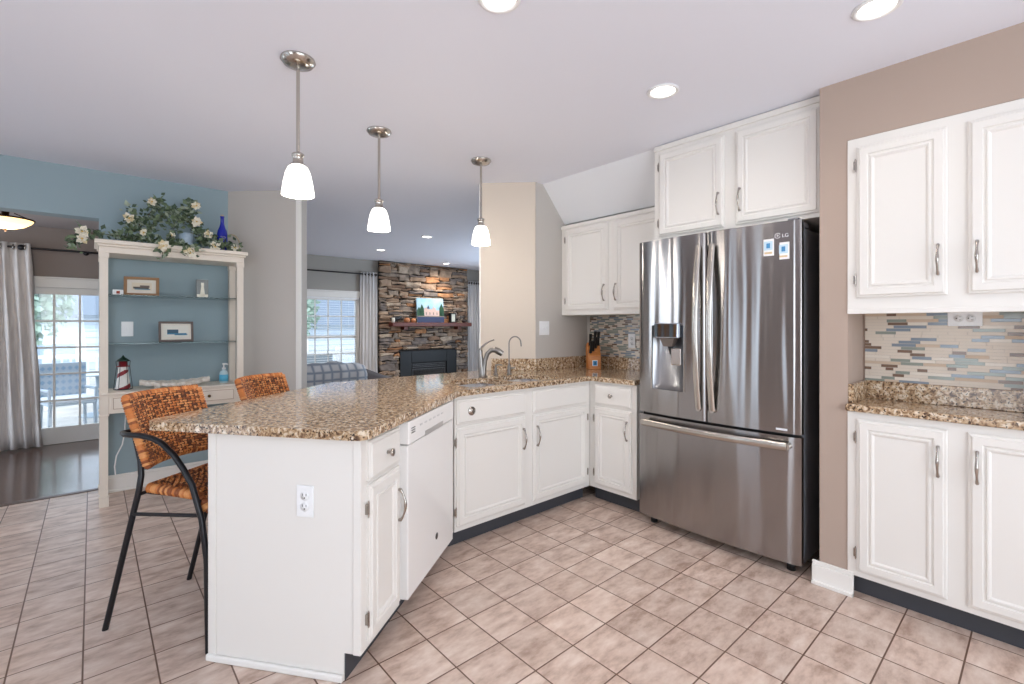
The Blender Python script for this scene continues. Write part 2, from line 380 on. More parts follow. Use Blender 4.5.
# ------------------------------------------------------------------ cabinets
def panel_mesh(x0, x1, z0, z1, y, loops):
    mb = MB(); rings = []
    for ins, h in loops:
        rings.append([(x0 + ins, y - h, z0 + ins), (x1 - ins, y - h, z0 + ins), (x1 - ins, y - h, z1 - ins), (x0 + ins, y - h, z1 - ins)])
    vs = [p for r_ in rings for p in r_]; fs = [(3, 2, 1, 0)]
    for i in range(len(rings) - 1):
        for j in range(4):
            a, b_ = i * 4 + j, i * 4 + (j + 1) % 4; fs.append((a, b_, b_ + 4, a + 4))
    n = (len(rings) - 1) * 4; fs.append((n, n + 1, n + 2, n + 3))
    return mb.add(vs, fs)
DOOR = [(0, 0), (0, .009), (.004, .012), (.010, .013), (.014, .019), (.042, .019), (.046, .013), (.052, .013), (.056, .018), (.062, .017), (.069, .011), (.072, .011)]
DRAW = [(0, 0), (0, .009), (.004, .012), (.010, .013), (.014, .018), (.016, .018)]
def handle_mesh(x, zc, ln=.125, r=.0048, y=0):
    mb = MB(); path = []; rs = []
    for i in range(17):
        t = i / 16; z = zc - ln / 2 + ln * t
        path.append((x, y - .008 - .022 * math.sin(PI * t) ** .75, z))
        rs.append(r * (.85 + .55 * math.exp(-((t - .5) / .17) ** 2) + .5 * math.exp(-((t - .02) / .07) ** 2) + .5 * math.exp(-((t - .98) / .07) ** 2)))
    mb.tube(path, rs, 10)
    for e in (0, -1): mb.tube([(x, y + .001, path[e][2]), (x, y - .012, path[e][2])], .0062, 10)
    return mb
def knob_mesh(x, z, y):
    M = Matrix.Translation((x, y, z)) @ Matrix.Rotation(PI / 2, 4, 'X')
    return MB().lathe([(.007, 0), (.006, .006), (.005, .012), (.012, .017), (.0155, .021), (.0150, .026), (.009, .029), (0, .030)], 18, M=M)
def hinge_mesh(x, z, y):
    mb = MB().tube([(x, y - .011, z - .024), (x, y - .011, z + .024)], .0038, 8)
    mb.tube([(x, y - .011, z - .030), (x, y - .011, z - .024)], .0026, 8).tube([(x, y - .011, z + .024), (x, y - .011, z + .030)], .0026, 8)
    mb.box(x - .008, x, y - .011, y - .0005, z - .019, z + .019); return mb
def cabinet(name, loc, rz, w, depth, z0, z1, label, doors, drawers=(), toe=True, sides=(True, True), open_top=False, cat='cabinet', group=None, ends=None):
    t = thing(name, loc, rz, label, cat, group)
    zb = z0
    mb = MB(); f = .02
    mb.box(0, w, .0, f, zb, z1)                               # face frame (doors lie on it)
    mb.box(0, .018, f, depth, zb, z1); mb.box(w - .018, w, f, depth, zb, z1)
    mb.box(.018, w - .018, f, depth, zb, zb + .018); mb.box(.018, w - .018, depth - .012, depth, zb + .018, z1)
    if not open_top: mb.box(.018, w - .018, f, depth - .012, z1 - .018, z1)
    mb.build('body', M_WHITE, t, .0015)
    if toe:
        MB().box(0.0, w, .065, .08, 0, zb).box(0.0, .015, .08, depth, 0, zb).box(w - .015, w, .08, depth, 0, zb).build('toe_kick', M_DARK, t)
    for (x0, x1, a, b_, side, hz) in doors:
        dr = panel_mesh(x0, x1, a, b_, 0, DOOR).build('door', M_WHITE, t)
        hx = x1 - .028 if side == 'L' else x0 + .028
        handle_mesh(hx, hz, y=-.019).build('handle', M_PEWTER, dr)
        px = x0 - .004 if side == 'L' else x1 + .004
        for hzz in (a + .085, b_ - .085):
            h = hinge_mesh(px, hzz, 0)
            if side != 'L':
                h = MB().tube([(px, -.011, hzz - .024), (px, -.011, hzz + .024)], .0038, 8).box(px, px + .008, -.011, -.0005, hzz - .019, hzz + .019)
            h.build('hinge', M_PEWTER, dr)
    for (x0, x1, a, b_, kx) in drawers:
        dr = panel_mesh(x0, x1, a, b_, 0, DRAW).build('drawer', M_WHITE, t)
        if kx is not None: knob_mesh(kx, (a + b_) / 2, -.018).build('knob', M_PEWTER, dr)
    return t
R = -PI / 2
cabinet('base_cabinet', (2.706, .637, 0), R, .765, .28, .1016, .878, 'white base cabinet with full-height doors under the granite at the right wall',
        [(.038, .355, .130, .845, 'L', .71), (.418, .735, .130, .845, 'R', .71)])
uc = cabinet('wall_cabinet', (2.706, .637, 0), R, .765, .28, 1.348, 2.168, 'white wall cabinet over the striped mosaic, right of the brown wall strip',
        [(.038, .355, 1.415, 2.125, 'L', 1.565), (.418, .735, 1.415, 2.125, 'R', 1.565)], toe=False)
MB().box(0, .765, -.006, .012, 1.340, 1.362).build('light_rail', M_WHITE, uc, .003)
fc = cabinet('wall_cabinet', (2.79, 1.728, 0), R, .968, .60, 1.842, 2.460, 'white wall cabinet reaching the ceiling above the steel refrigerator',
        [(.038, .464, 1.866, 2.405, 'L', 2.005), (.532, .955, 1.866, 2.405, 'R', 2.005)], toe=False)
MB().box(0, .968, -.010, .004, 2.428, 2.460).build('crown_strip', M_WHITE, fc, .003)
cc = cabinet('wall_cabinet', (3.05, 2.796, 0), R, 1.06, .345, 1.372, 2.135, 'white wall cabinet in the corner above the knife block',
        [(.050, .497, 1.408, 2.100, 'L', 1.545), (.553, 1.0, 1.408, 2.100, 'R', 1.545)], toe=False)
MB().box(0, 1.06, -.012, .006, 2.110, 2.140).build('crown_strip', M_WHITE, cc, .003)
cabinet('base_cabinet', (2.757, 2.247, 0), R, .403, .60, .1016, .878, 'narrow white base cabinet with one drawer between sink cabinet and refrigerator',
        [(.05, .367, .132, .695, 'L', .56)], [(.05, .367, .715, .860, .209)])
sk = cabinet('sink_cabinet', (1.550, 2.247, 0), 0, 1.205, .545, .1016, .878, 'white sink base cabinet with two doors below the faucet',
        [(.008, .546, .132, .700, 'L', .56), (.614, 1.165, .132, .700, 'R', .56)], [(.008, .546, .716, .858, None), (.614, 1.165, .716, .858, None)], open_top=True)
M = Matrix.Translation((.108, -.018, .787)) @ Matrix.Rotation(PI / 2, 4, 'X')
MB().lathe([(.026, 0), (.026, .003), (.022, .006), (.012, .007), (.011, .010), (0, .010)], 24, M=M).build('switch_button', M_PEWTER, sk, label='round dark button set in the left drawer front')

# peninsula
PA = math.radians(37); U = Vector((math.cos(PA), math.sin(PA), 0)); BK = Vector((-math.sin(PA), math.cos(PA), 0)); E0 = Vector((.727, 1.636, 0))
def pen(u, b_): p = E0 + U * u + BK * b_; return (p.x, p.y)
pc = cabinet('peninsula_cabinet', E0, PA, .312, .62, .1016, .878, 'white end cabinet of the peninsula with narrow door, drawer and blank side panel',
             [(.033, .292, .128, .700, 'L', .545)], [(.033, .292, .715, .862, .165)])
ep = MB(); 
ep.add([(x, y, z) for x in (-.006, 0) for y, z in ((0, .1016), (.068, .1016), (.068, 0), (.64, 0), (.64, .878), (0, .878))],
       [(0, 1, 2, 3, 4, 5)[::-1], (6, 7, 8, 9, 10, 11)] + [(i, (i + 1) % 6, (i + 1) % 6 + 6, i + 6) for i in range(6)])
ep.build('end_panel', M_WHITE, pc, .0015)
MB().box(-.011, -.006, .0, .030, .1016, .878).build('corner_post', M_WHITE, pc, .003)
MB().box(-.011, -.006, .605, .64, 0, .878).build('corner_post', M_WHITE, pc, .003)
MB().box(-.020, -.006, .068, .645, 0, .026).build('shoe_moulding', M_TRIM, pc, .006)
MB().box(0, 1.15, .62, .64, 0, .878).build('back_panel', M_WHITE, pc)
MB().box(.915, 1.02, 0, .018, .1016, .878).build('filler_strip', M_WHITE, pc)
MB().box(.312, 1.05, .065, .08, 0, .1016).build('plinth', M_DARK, pc)
# duplex outlet on the end panel
def outlet(name, M, label, toggles=0, wide=.07):
    o = bpy.data.objects.new(name, None); COL.objects.link(o); o.empty_display_size = .05; o.matrix_world = M
    tag(o, label, 'switch' if toggles else 'outlet')
    MB().box(-wide / 2, wide / 2, -.006, 0, -.058, .058).build('plate', M_PLASTIC, o, .004)
    if toggles:
        for i in range(toggles):
            x = (i - (toggles - 1) / 2) * .046
            MB().box(x - .006, x + .006, -.008, -.006, -.013, .013).box(x - .004, x + .004, -.016, -.007, -.003, .009).build('toggle', M_PLASTIC, o, .001)
    else:
        for s_ in (-1, 1):
            so = MB().lathe([(.0165, 0), (.0165, .002), (0, .002)], 20, M=Matrix.Translation((0, -.006, s_ * .02)) @ Matrix.Rotation(PI / 2, 4, 'X')).build('socket', M_PLASTIC, o)
            sl_ = MB().box(-.008, -.006, -.0088, -.0078, s_ * .02 + .001, s_ * .02 + .009).box(.006, .008, -.0088, -.0078, s_ * .02 + .001, s_ * .02 + .009)
            sl_.lathe([(.0028, 0), (.0028, .001), (0, .001)], 10, M=Matrix.Translation((0, -.0079, s_ * .02 - .007)) @ Matrix.Rotation(PI / 2, 4, 'X'))
            sl_.build('slots', M_SLOT, so)
    return o
p = pen(-.0062, .222)
outlet('wall_outlet', RZ(PA - PI / 2, (p[0], p[1], .641)), 'white duplex outlet on the end panel of the peninsula')
outlet('wall_outlet', RZ(-PI / 2, (XK - .0085, 2.314, 1.155)), 'white outlet on the corner mosaic between knife block and refrigerator', 0)
outlet('wall_switch', RZ(0, (2.834, 2.798, 1.262)), 'white double switch plate on the sink wall beside the corner cabinet', 2, .115)
outlet('wall_switch', RZ(0, (.207, YB - .002, 1.257)), 'white switch plate on the blue wall behind the glass shelves', 1, .075)
o = outlet('wall_outlet', RZ(-PI / 2, (XA - .0085, .253, 1.318)) @ Matrix.Rotation(PI / 2, 4, 'Y'), 'white horizontal outlet plate just below the right wall cabinet')

# dishwasher
dw = thing('dishwasher', E0, PA, 'white dishwasher in the angled peninsula run', 'dishwasher')
MB().box(.322, .908, .02, .58, .106, .872).build('tub', M_APPL, dw)
MB().box(.318, .912, -.036, .018, .118, .775).build('door', M_APPL, dw, .006, 3)
cp = MB().box(.318, .912, -.040, .018, .778, .876).build('control_panel', M_APPL, dw, .006, 3)
MB().box(.50, .74, -.0415, -.039, .776, .800).build('handle_recess', mat('recess_grey', (168, 164, 160), .4), cp, .002)
v = MB()
for i in range(3): v.box(.345, .385, -.0412, -.039, .842 - i * .010, .846 - i * .010)
v.build('vent', M_SLOT, cp)
for i in range(6): MB().box(.44 + i * .055, .468 + i * .055, -.0412, -.039, .836, .844).build('button', mat('button_grey', (190, 188, 186), .4), cp)
MB().lathe([(.016, 0), (.016, .002), (0, .002)], 20, M=Matrix.Translation((.66, -.036, .245)) @ Matrix.Rotation(PI / 2, 4, 'X')).build('badge', mat('badge_dark', (70, 62, 58), .4), dw)

# ------------------------------------------------------------------ countertops
def rect_round(x0, x1, y0, y1, r, n=5):
    out = []
    for cx, cy, a in ((x1 - r, y0 + r, -PI / 2), (x1 - r, y1 - r, 0), (x0 + r, y1 - r, PI / 2), (x0 + r, y0 + r, PI)):
        out += [(cx + r * math.cos(a + i * PI / 2 / n), cy + r * math.sin(a + i * PI / 2 / n)) for i in range(n + 1)]
    return out
def round_corner(p0, p1, p2, r, n=6):
    p0, p1, p2 = Vector(p0), Vector(p1), Vector(p2); a = (p0 - p1).normalized(); c = (p2 - p1).normalized()
    half = a.angle(c) / 2; tl = r / math.tan(half); ctr = p1 + (a + c).normalized() * (r / math.sin(half))
    s0, s1 = p1 + a * tl - ctr, p1 + c * tl - ctr
    out = []
    for i in range(n + 1):
        v_ = s0.lerp(s1, i / n).normalized() * r; out.append((ctr.x + v_.x, ctr.y + v_.y))
    return out
sinkL, sinkR = rect_round(1.70, 2.065, 2.285, 2.655, .06), rect_round(2.10, 2.49, 2.285, 2.655, .06)
pf, pe, pb = pen(.4, -.035), pen(-.045, -.035), pen(-.045, .905)
t3 = (3.10 - (E0.y + BK.y * .905)) / U.y; pbend = pen(t3, .905)
tf = (2.222 - (E0.y - BK.y * .035)) / U.y; pin = pen(tf, -.035)
loop = round_corner(pf, pe, pb, .05) + round_corner(pe, pb, pbend, .05)
loop += round_corner(pb, pbend, (2.40, 3.10), .12) + [(2.433, 3.10), (2.735, 2.796), (XK - .003, 2.796), (XK - .003, 1.845), (2.732, 1.845), (2.732, 2.222)]
loop += round_corner((2.732, 2.222), pin, pf, .08)
ct = thing('countertop', (1.6, 2.4, .880), 0, 'polished tan granite worktop running from the bar end of the peninsula to the corner', 'countertop')
Mi = Matrix.Translation((-1.6, -2.4, -.880))
MB().prism(loop, .880, .914, holes=[sinkL, sinkR]).build('slab', M_GRANITE, ct, .008, 3, M=Mi)
s2 = .14
ax = Vector((A.x, A.y)); bx = Vector((B.x, B.y)); dv = (bx - ax).normalized(); nv = Vector((-.7071, -.7071))
e1 = ax + dv * .365
MB().prism([(ax.x - .002, ax.y - .002), (e1.x, e1.y), (e1.x + nv.x * .02, e1.y + nv.y * .02), (ax.x - .010, ax.y - .020)], .914, 1.012).build('backsplash', M_GRANITE, ct, .003, M=Mi)
MB().box(ax.x - .008, XK - .003, 2.776, 2.798, .914, 1.012).build('backsplash', M_GRANITE, ct, .003, M=Mi)
MB().box(XK - .024, XK - .003, 1.845, 2.776, .914, 1.012).build('backsplash', M_GRANITE, ct, .003, M=Mi)
c2 = thing('countertop', (2.8, .25, .880), 0, 'short granite worktop with raised backsplash under the right wall cabinet', 'countertop')
Mi = Matrix.Translation((-2.8, -.25, -.880))
MB().box(2.680, XA - .002, -.133, .642, .880, .914).build('slab', M_GRANITE, c2, .008, 3, M=Mi)
MB().box(XA - .024, XA - .002, -.133, .615, .914, 1.006).build('backsplash', M_GRANITE, c2, .003, M=Mi)
MB().box(2.712, XA - .002, .615, .636, .914, 1.006).build('backsplash', M_GRANITE, c2, .003, M=Mi)

# sink
sn = thing('sink', (2.095, 2.470, .70), 0, 'double-bowl stainless sink set into the granite in front of the faucet', 'sink')
def bowl(lp, zt, zb, name):
    mb = MB(); n = len(lp); cx = sum(p[0] for p in lp) / n; cy = sum(p[1] for p in lp) / n
    rings = []
    for s_, z in ((1.05, zt), (1.0, zt), (.97, zb + .04), (.90, zb + .008), (.80, zb), (0.12, zb - .004)):
        rings.append([(cx + (p[0] - cx) * s_ - 2.095, cy + (p[1] - cy) * s_ - 2.470, z - .70) for p in lp])
    vs_ = [p for r_ in rings for p in r_]
    fs = [(i * n + j, i * n + (j + 1) % n, (i + 1) * n + (j + 1) % n, (i + 1) * n + j) for i in range(len(rings) - 1) for j in range(n)]
    mb.add(vs_, [f_[::-1] for f_ in fs], 0, True)
    o_ = mb.build(name, M_SINK, sn)
    MB().lathe([(.042, 0), (.042, .004), (.03, .006), (.022, .003), (0, .002)], 20, c=(cx - 2.095, cy - 2.470, zb - .70 - .002)).build('drain', M_CHROME, o_)
bowl(sinkL, .879, .70, 'bowl'); bowl(sinkR, .879, .72, 'bowl')

# faucets: local x runs along the spout
FR = math.atan2(-.663, .749)
fa = thing('faucet', (2.108, 2.70, .914), FR, 'brushed nickel single-lever kitchen faucet at the sink', 'faucet')
MB().lathe([(.032, 0), (.032, .006), (.026, .012)], 24).build('base_ring', M_FAUCET, fa)
MB().tube([(-.006, 0, .004), (-.010, 0, .06), (-.016, 0, .13), (-.020, 0, .195)], [.024, .022, .021, .016], 16).build('body', M_FAUCET, fa)
MB().tube([(.004, 0, .004), (.008, 0, .06), (.016, 0, .12), (.034, 0, .168), (.060, 0, .192), (.088, 0, .196), (.112, 0, .184), (.142, 0, .166)],
          [.020, .018, .016, .016, .018, .022, .024, .020], 16).build('spout', M_FAUCET, fa)
MB().tube([(-.022, 0, .190), (-.010, 0, .212), (.016, 0, .236), (.050, 0, .256), (.082, 0, .268)], [.013, .011, .009, .007, .008], 12, flat=(1.3, .7)).build('lever', M_FAUCET, fa)
fl = thing('filter_faucet', (2.368, 2.71, .914), FR, 'slim gooseneck drinking-water tap right of the main faucet', 'faucet')
MB().lathe([(.019, 0), (.019, .006), (.013, .012), (.013, .06), (.009, .07), (.006, .08)], 18).build('body', M_FAUCET, fl)
MB().tube([(0, 0, .07), (0, 0, .20)] + [(.045 - .045 * math.cos(t), 0, .235 + .052 * math.sin(t)) for t in [i * PI / 10 for i in range(0, 10)]] + [(.092, 0, .212)], .0052, 10).build('spout', M_FAUCET, fl)
MB().tube([(.01, 0, .045), (.045, 0, .052)], [.007, .005], 10).build('lever', M_FAUCET, fl)
sd = thing('soap_dispenser', (2.258, 2.735, .914), FR, 'small nickel soap pump on the counter between the two taps', 'dispenser')
MB().lathe([(.018, 0), (.018, .005), (.011, .010), (.010, .05), (.007, .06), (.006, .075)], 18).build('body', M_FAUCET, sd)
MB().tube([(-.008, 0, .072), (.02, 0, .079), (.05, 0, .074)], [.007, .006, .005], 10).build('spout', M_FAUCET, sd)

# knife block
KR = math.atan2(-.749, -.663) + PI / 2
kb = thing('knife_block', (3.20, 2.565, .914), KR, 'wooden knife block holding black-handled knives in the corner', 'knife block')
M_BLOCK = mat('block_wood', (206, 134, 70), .45, noise=((186, 112, 52), 14, (1, 1, 8)))
pr_ = [(-.055, 0), (.095, 0), (.115, .20), (.03, .225), (-.048, .115)]
kbm = MB().add([(x, y, z) for x in (-.052, .052) for y, z in pr_], [(4, 3, 2, 1, 0), (5, 6, 7, 8, 9)] + [(i, (i + 1) % 5, (i + 1) % 5 + 5, i + 5) for i in range(5)])
kbm.build('block', M_BLOCK, kb, .004)
lb = MB().box(-.022, .022, -.0565, -.0525, .03, .078).build('label_plate', M_PLASTIC, kb)
MB().box(-.017, .017, -.058, -.0563, .034, .074).box(-.006, .006, -.0585, -.0575, .042, .066, 1).build('label_print', [mat('print_blue', (60, 140, 190), .5), mat('print_dark', (30, 50, 80), .5)], lb)
for i, (kx, s_, ln) in enumerate([(-.034, .18, .115), (-.012, .32, .10), (.012, .55, .105), (.034, .75, .13), (-.032, .75, .11), (.008, .85, .12)]):
    # handles leave the sloped top face
    p0 = Vector((kx, -.048 + .078 * s_, .115 + .11 * s_)); dr = Vector((0, -.42, .9)).normalized()
    kn = thing('knife', kb.matrix_world @ Vector((0, 0, 0)), 0, ['short steak knife at the front left of the knife block', 'paring knife second in front row of the knife block', 'utility knife in the middle of the knife block',
         'tallest chef knife at the right of the knife block', 'bread knife at the rear left of the knife block', 'slicing knife at the rear middle of the knife block'][i], 'knife', 'knives in the wooden block')
    kn.location = Vector((3.20, 2.565, .914)); kn.rotation_euler = (0, 0, KR)
    hd = MB().tube([p0 + dr * .004, p0 + dr * ln * .5, p0 + dr * ln], [.010, .0085, .0105], 8, flat=(.75, 1.3)).build('handle', M_BLACK, kn)
    for q_ in (.3, .7):
        c_ = p0 + dr * ln * q_; MB().tube([c_ + Vector((-.0105, 0, 0)), c_ + Vector((.0105, 0, 0))], .0028, 8).build('rivet', M_CHROME, hd)
    MB().box(-.002, .002, -.008, .008, -.03, .006, M=Matrix.Translation(p0) @ dr.to_track_quat('Z', 'Y').to_matrix().to_4x4()).build('bolster', M_CHROME, kn)

# ------------------------------------------------------------------ refrigerator (local x to the right as seen from the front, y into it)
FX, FY = 2.688, 1.783
fr = thing('refrigerator', (FX, FY, 0), R, 'stainless french-door refrigerator with ice dispenser and bottom freezer drawer', 'refrigerator')
M_FSIDE = mat('fridge_side', (120, 122, 128), .35)
MB().box(.008, .947, .055, .66, .05, 1.79).build('body', M_FSIDE, fr, .006)
MB().box(.012, .943, .040, .056, .06, 1.80).build('gasket', M_BLACK, fr)
def curved_panel(x0, x1, z0, z1, xc, half, bulge, th, hole=None, n=26):
    """steel front bowed outward about xc; hole=(x0,x1,z0,z1) leaves an opening"""
    def fy(x): return -bulge * (1 - ((x - xc) / half) ** 2)
    xs = sorted(set([x0 + (x1 - x0) * i / n for i in range(n + 1)] + ([hole[0], hole[1]] if hole else [])))
    zs = [z0] + ([hole[2], hole[3]] if hole else []) + [z1]
    mb = MB(); idx = {}; vs_ = []
    e = .010
    for i, x in enumerate(xs):
        for j, z in enumerate(zs):
            edge = e if (i in (0, len(xs) - 1)) else 0
            idx[i, j] = len(vs_); vs_.append((x, fy(x) + edge * .8, z))
    nb = len(vs_)
    for i, x in enumerate(xs):
        for j, z in enumerate(zs): vs_.append((x, th, z))
    fs = []
    for i in range(len(xs) - 1):
        for j in range(len(zs) - 1):
            if hole and xs[i] >= hole[0] - 1e-6 and xs[i + 1] <= hole[1] + 1e-6 and j == 1: continue
            fs.append((idx[i, j], idx[i + 1, j], idx[i + 1, j + 1], idx[i, j + 1]))
    mb.add(vs_, fs, 0, True)
    mb.add([vs_[idx[i, len(zs) - 1]] for i in range(len(xs))] + [(x, th, z1) for x in xs], [(i, i + 1, i + 1 + len(xs), i + len(xs)) for i in range(len(xs) - 1)])
    mb.add([vs_[idx[i, 0]] for i in range(len(xs))] + [(x, th, z0) for x in xs], [(i + 1, i, i + len(xs), i + 1 + len(xs)) for i in range(len(xs) - 1)])
    for i in (0, len(xs) - 1):
        mb.add([vs_[idx[i, 0]], vs_[idx[i, len(zs) - 1]], (xs[i], th, z1), (xs[i], th, z0)], [(0, 1, 2, 3) if i == 0 else (3, 2, 1, 0)])
    return mb, fy
HOLE = (.105, .335, .885, 1.285)
mb, fyL = curved_panel(.002, .4695, .728, 1.825, .4775, .48, .030, .04, HOLE); dL = mb.build('door', M_STEEL, fr)
mb, fyR = curved_panel(.4765, .953, .728, 1.825, .4775, .48, .030, .04); dR = mb.build('door', M_STEEL, fr)
mb, fyD = curved_panel(.002, .953, .062, .712, .4775, .48, .030, .04); dD = mb.build('freezer_drawer', M_STEEL, fr)
for nm, par, x in (('handle', dL, .432), ('handle', dR, .514)):
    path = []
    for i in range(21):
        t = i / 20; path.append((x, -.046 - .045 * math.sin(PI * t), .80 + .94 * t))
    h = MB().tube(path, [.0165] * 21, 12, flat=(.62, 1.15)); 
    for e_ in (0, -1): h.tube([(x, -.015, path[e_][2]), (x, -.05, path[e_][2])], .014, 10)
    h.build(nm, M_CHROME, par)
path = [(.055 + .845 * i / 20, -.028 - .034 * math.sin(PI * (i / 20) ** 1) - .018, .668) for i in range(21)]
h = MB().tube(path, .0160, 12, flat=(.62, 1.35))
for e_ in (0, -1): h.tube([(path[e_][0], 0, .668), (path[e_][0], -.048, .668)], .016, 10)
h.build('handle', M_CHROME, dD)
# dispenser
dp = MB()
x0, x1, z0, z1 = HOLE; n = 12; vsd = []; fsd = []
for j, (zz, dep) in enumerate(((z0, .012), (z0 + .03, .055), (z1 - .05, .062), (z1, .062))):
    for i in range(n + 1):
        t = i / n; x = x0 + (x1 - x0) * t; vsd.append((x, fyL(x) + .002 + dep * math.sin(PI * t) ** .5, zz))
for j in range(3):
    for i in range(n): a = j * (n + 1) + i; fsd.append((a, a + 1, a + n + 2, a + n + 1))
dp.add(vsd, fsd, 0, True)
M_DISP = steel_mat('dispenser_steel', (150, 150, 152), .3)
dpo = dp.build('dispenser_recess', M_DISP, dL)
rim = MB()
for (a0, a1, c0, c1) in ((x0 - .004, x0 + .003, z0, z1), (x1 - .003, x1 + .004, z0, z1)):
    rim.box(a0, a1, fyL(a0) - .004, fyL(a0) + .006, c0, c1)
rim.build('rim', M_CHROME, dpo)
MB().box(.140, .312, fyL(.22) - .022, .02, 1.208, 1.300).build('control_panel', steel_mat('dark_mirror', (190, 194, 200), .08, .5), dpo, .006)
MB().add([(.170, -.03, 1.207), (.272, -.03, 1.207), (.272, .02, 1.207), (.170, .02, 1.207), (.192, -.024, 1.155), (.25, -.024, 1.155), (.25, .012, 1.155), (.192, .012, 1.155)],
         [(0, 1, 2, 3), (7, 6, 5, 4), (0, 4, 5, 1), (1, 5, 6, 2), (2, 6, 7, 3), (3, 7, 4, 0)]).build('nozzle', mat('nozzle_grey', (120, 108, 100), .35, .5), dpo, .003)
MB().box(.232, .300, -.004, .006, 1.04, 1.145).build('paddle', steel_mat('paddle_steel', (190, 180, 172), .25), dpo, .008)
# marks and stickers on the right door
def text_mesh(body, size, name, m, parent, M, ext=.0004):
    cu = bpy.data.curves.new(name, 'FONT'); cu.body = body; cu.size = size; cu.extrude = ext
    tmp = bpy.data.objects.new(name, cu); COL.objects.link(tmp)
    bpy.context.view_layer.update()
    me = bpy.data.meshes.new_from_object(tmp.evaluated_get(bpy.context.evaluated_depsgraph_get()))
    bpy.data.objects.remove(tmp)
    me.transform(M); me.materials.clear(); me.materials.append(m)
    o_ = bpy.data.objects.new(name, me); COL.objects.link(o_); o_.parent = parent
    return o_
M_LOGO = mat('logo_silver', (236, 236, 240), .3, .2)
RX = Matrix.Rotation(PI / 2, 4, 'X')
text_mesh('LG', .026, 'logo_letters', M_LOGO, dR, Matrix.Translation((.868, fyR(.88) - .002, 1.742)) @ RX)
lo = MB().tube([(.848 + .013 * math.cos(t), fyR(.848) - .002, 1.7525 + .013 * math.sin(t)) for t in [i * PI / 9 for i in range(1, 18)]], .0016, 6)
lo.box(.848, .856, fyR(.848) - .003, fyR(.848) - .001, 1.751, 1.754).box(.845, .8475, fyR(.848) - .003, fyR(.848) - .001, 1.746, 1.760)
lo.build('logo_emblem', M_LOGO, dR)
for x, z, nm in ((.777, 1.652, 0), (.848, 1.628, 1)):
    st = MB(); y = fyR(x + .028) - .002
    st.box(x, x + .054, y, y + .006, z, z + .088, 0).box(x + .006, x + .048, y - .0006, y, z + .030, z + .076, 1)
    st.box(x + .018, x + .036, y - .0010, y - .0005, z + .040, z + .066, 2).box(x + .008, x + .046, y - .0006, y, z + .010, z + .020, 3)
    st.build('sticker', [M_PLASTIC, mat('sticker_pale', (196, 222, 236), .4), mat('sticker_blue', (70, 140, 190), .4), mat('sticker_tan', (214, 190, 150), .4)], dR)
MB().box(.826, .892, fyR(.86) - .002, fyR(.86) + .004, .742, .752).build('nameplate', M_LOGO, dR)
MB().box(.86, .945, .035, .15, 1.795, 1.822).box(.89, .94, .0, .06, 1.826, 1.836).build('hinge_cover', M_FSIDE, fr, .004)
MB().box(.012, .10, .035, .15, 1.795, 1.822).build('hinge_cover', M_FSIDE, fr, .004)
for x in (.07, .885): MB().lathe([(.022, 0), (.022, .035), (.012, .05), (.012, .062)], 14, c=(x, .075, 0)).build('foot', M_BLACK, fr)
for x in (.07, .885): MB().lathe([(.022, 0), (.022, .035), (.012, .05), (.012, .062)], 14, c=(x, .6, 0)).build('foot', M_BLACK, fr)

# ------------------------------------------------------------------ pendants and ceiling lights
M_SHADE = mat('opal_glass', (255, 250, 244), .3, emit=(255, 248, 240), estr=5.0)
def pendant_parts(t):
    MB().lathe([(.001, 0), (.071, 0), (.073, -.008), (.064, -.014), (.062, -.022), (.030, -.030), (.012, -.032), (.001, -.032)][::-1], 32).build('canopy', M_CHROME, t)
    MB().tube([(0, 0, -.03), (0, 0, -.415)], .0078, 12).build('rod', M_CHROME, t)
    MB().lathe([(.001, -.474), (.030, -.474), (.031, -.466), (.022, -.461), (.021, -.434), (.026, -.430), (.026, -.421), (.020, -.416), (.001, -.414)], 24).build('socket', M_CHROME, t)
    MB().lathe([(.028, -.470), (.041, -.481), (.051, -.505), (.060, -.546), (.066, -.586), (.068, -.603), (.065, -.603), (.063, -.586), (.057, -.546), (.048, -.507), (.038, -.485), (.026, -.474)], 32).build('shade', M_SHADE, t)
PL = ['brushed nickel pendant with white bell shade nearest the bar end of the peninsula', 'middle of the three white bell pendants, in front of the living room opening', 'white bell pendant hanging above the sink, beside the beige wall']
p0 = thing('pendant_light', (.684, 2.205, CEIL), 0, PL[0], 'pendant light', 'pendant lights over the peninsula'); pendant_parts(p0)
for i, xy in ((1, (1.302, 2.687)), (2, (2.080, 2.685))):
    c_ = copy_tree(p0); c_.location = (xy[0], xy[1], CEIL); c_['label'] = PL[i]
for xy in ((.684, 2.205), (1.302, 2.687), (2.08, 2.685)): point('pendant_bulb', (xy[0], xy[1], CEIL - .66), 4, (1, .93, .84), .04)
M_LENS = mat('light_lens', (255, 255, 255), .4, emit=(255, 246, 236), estr=9)
def downlight_parts(t, r):
    MB().lathe([(r * 1.32, 0), (r * 1.34, -.004), (r * 1.2, -.009), (r * 1.02, -.006), (r * 1.0, -.001)], 32).build('trim_ring', M_PLASTIC, t)
    MB().lathe([(.0001, -.004), (r * 1.01, -.002)], 32).build('lens', M_LENS, t)
DL = [('recessed ceiling light above the aisle, cut by the top edge of the photo', (1.10, 1.313)), ('recessed ceiling light in front of the cabinet above the refrigerator', (2.151, 1.285)),
      ('recessed ceiling light nearest the right wall cabinet', (2.177, .421)), ('small recessed light in the living room ceiling left of the middle pendant shade', (3.385, 6.925)),
      ('small recessed light in the living room ceiling between middle and far pendants', (3.337, 5.478)), ('small recessed light in the living room ceiling just before the stone chimney', (5.066, 7.62))]
d0 = None
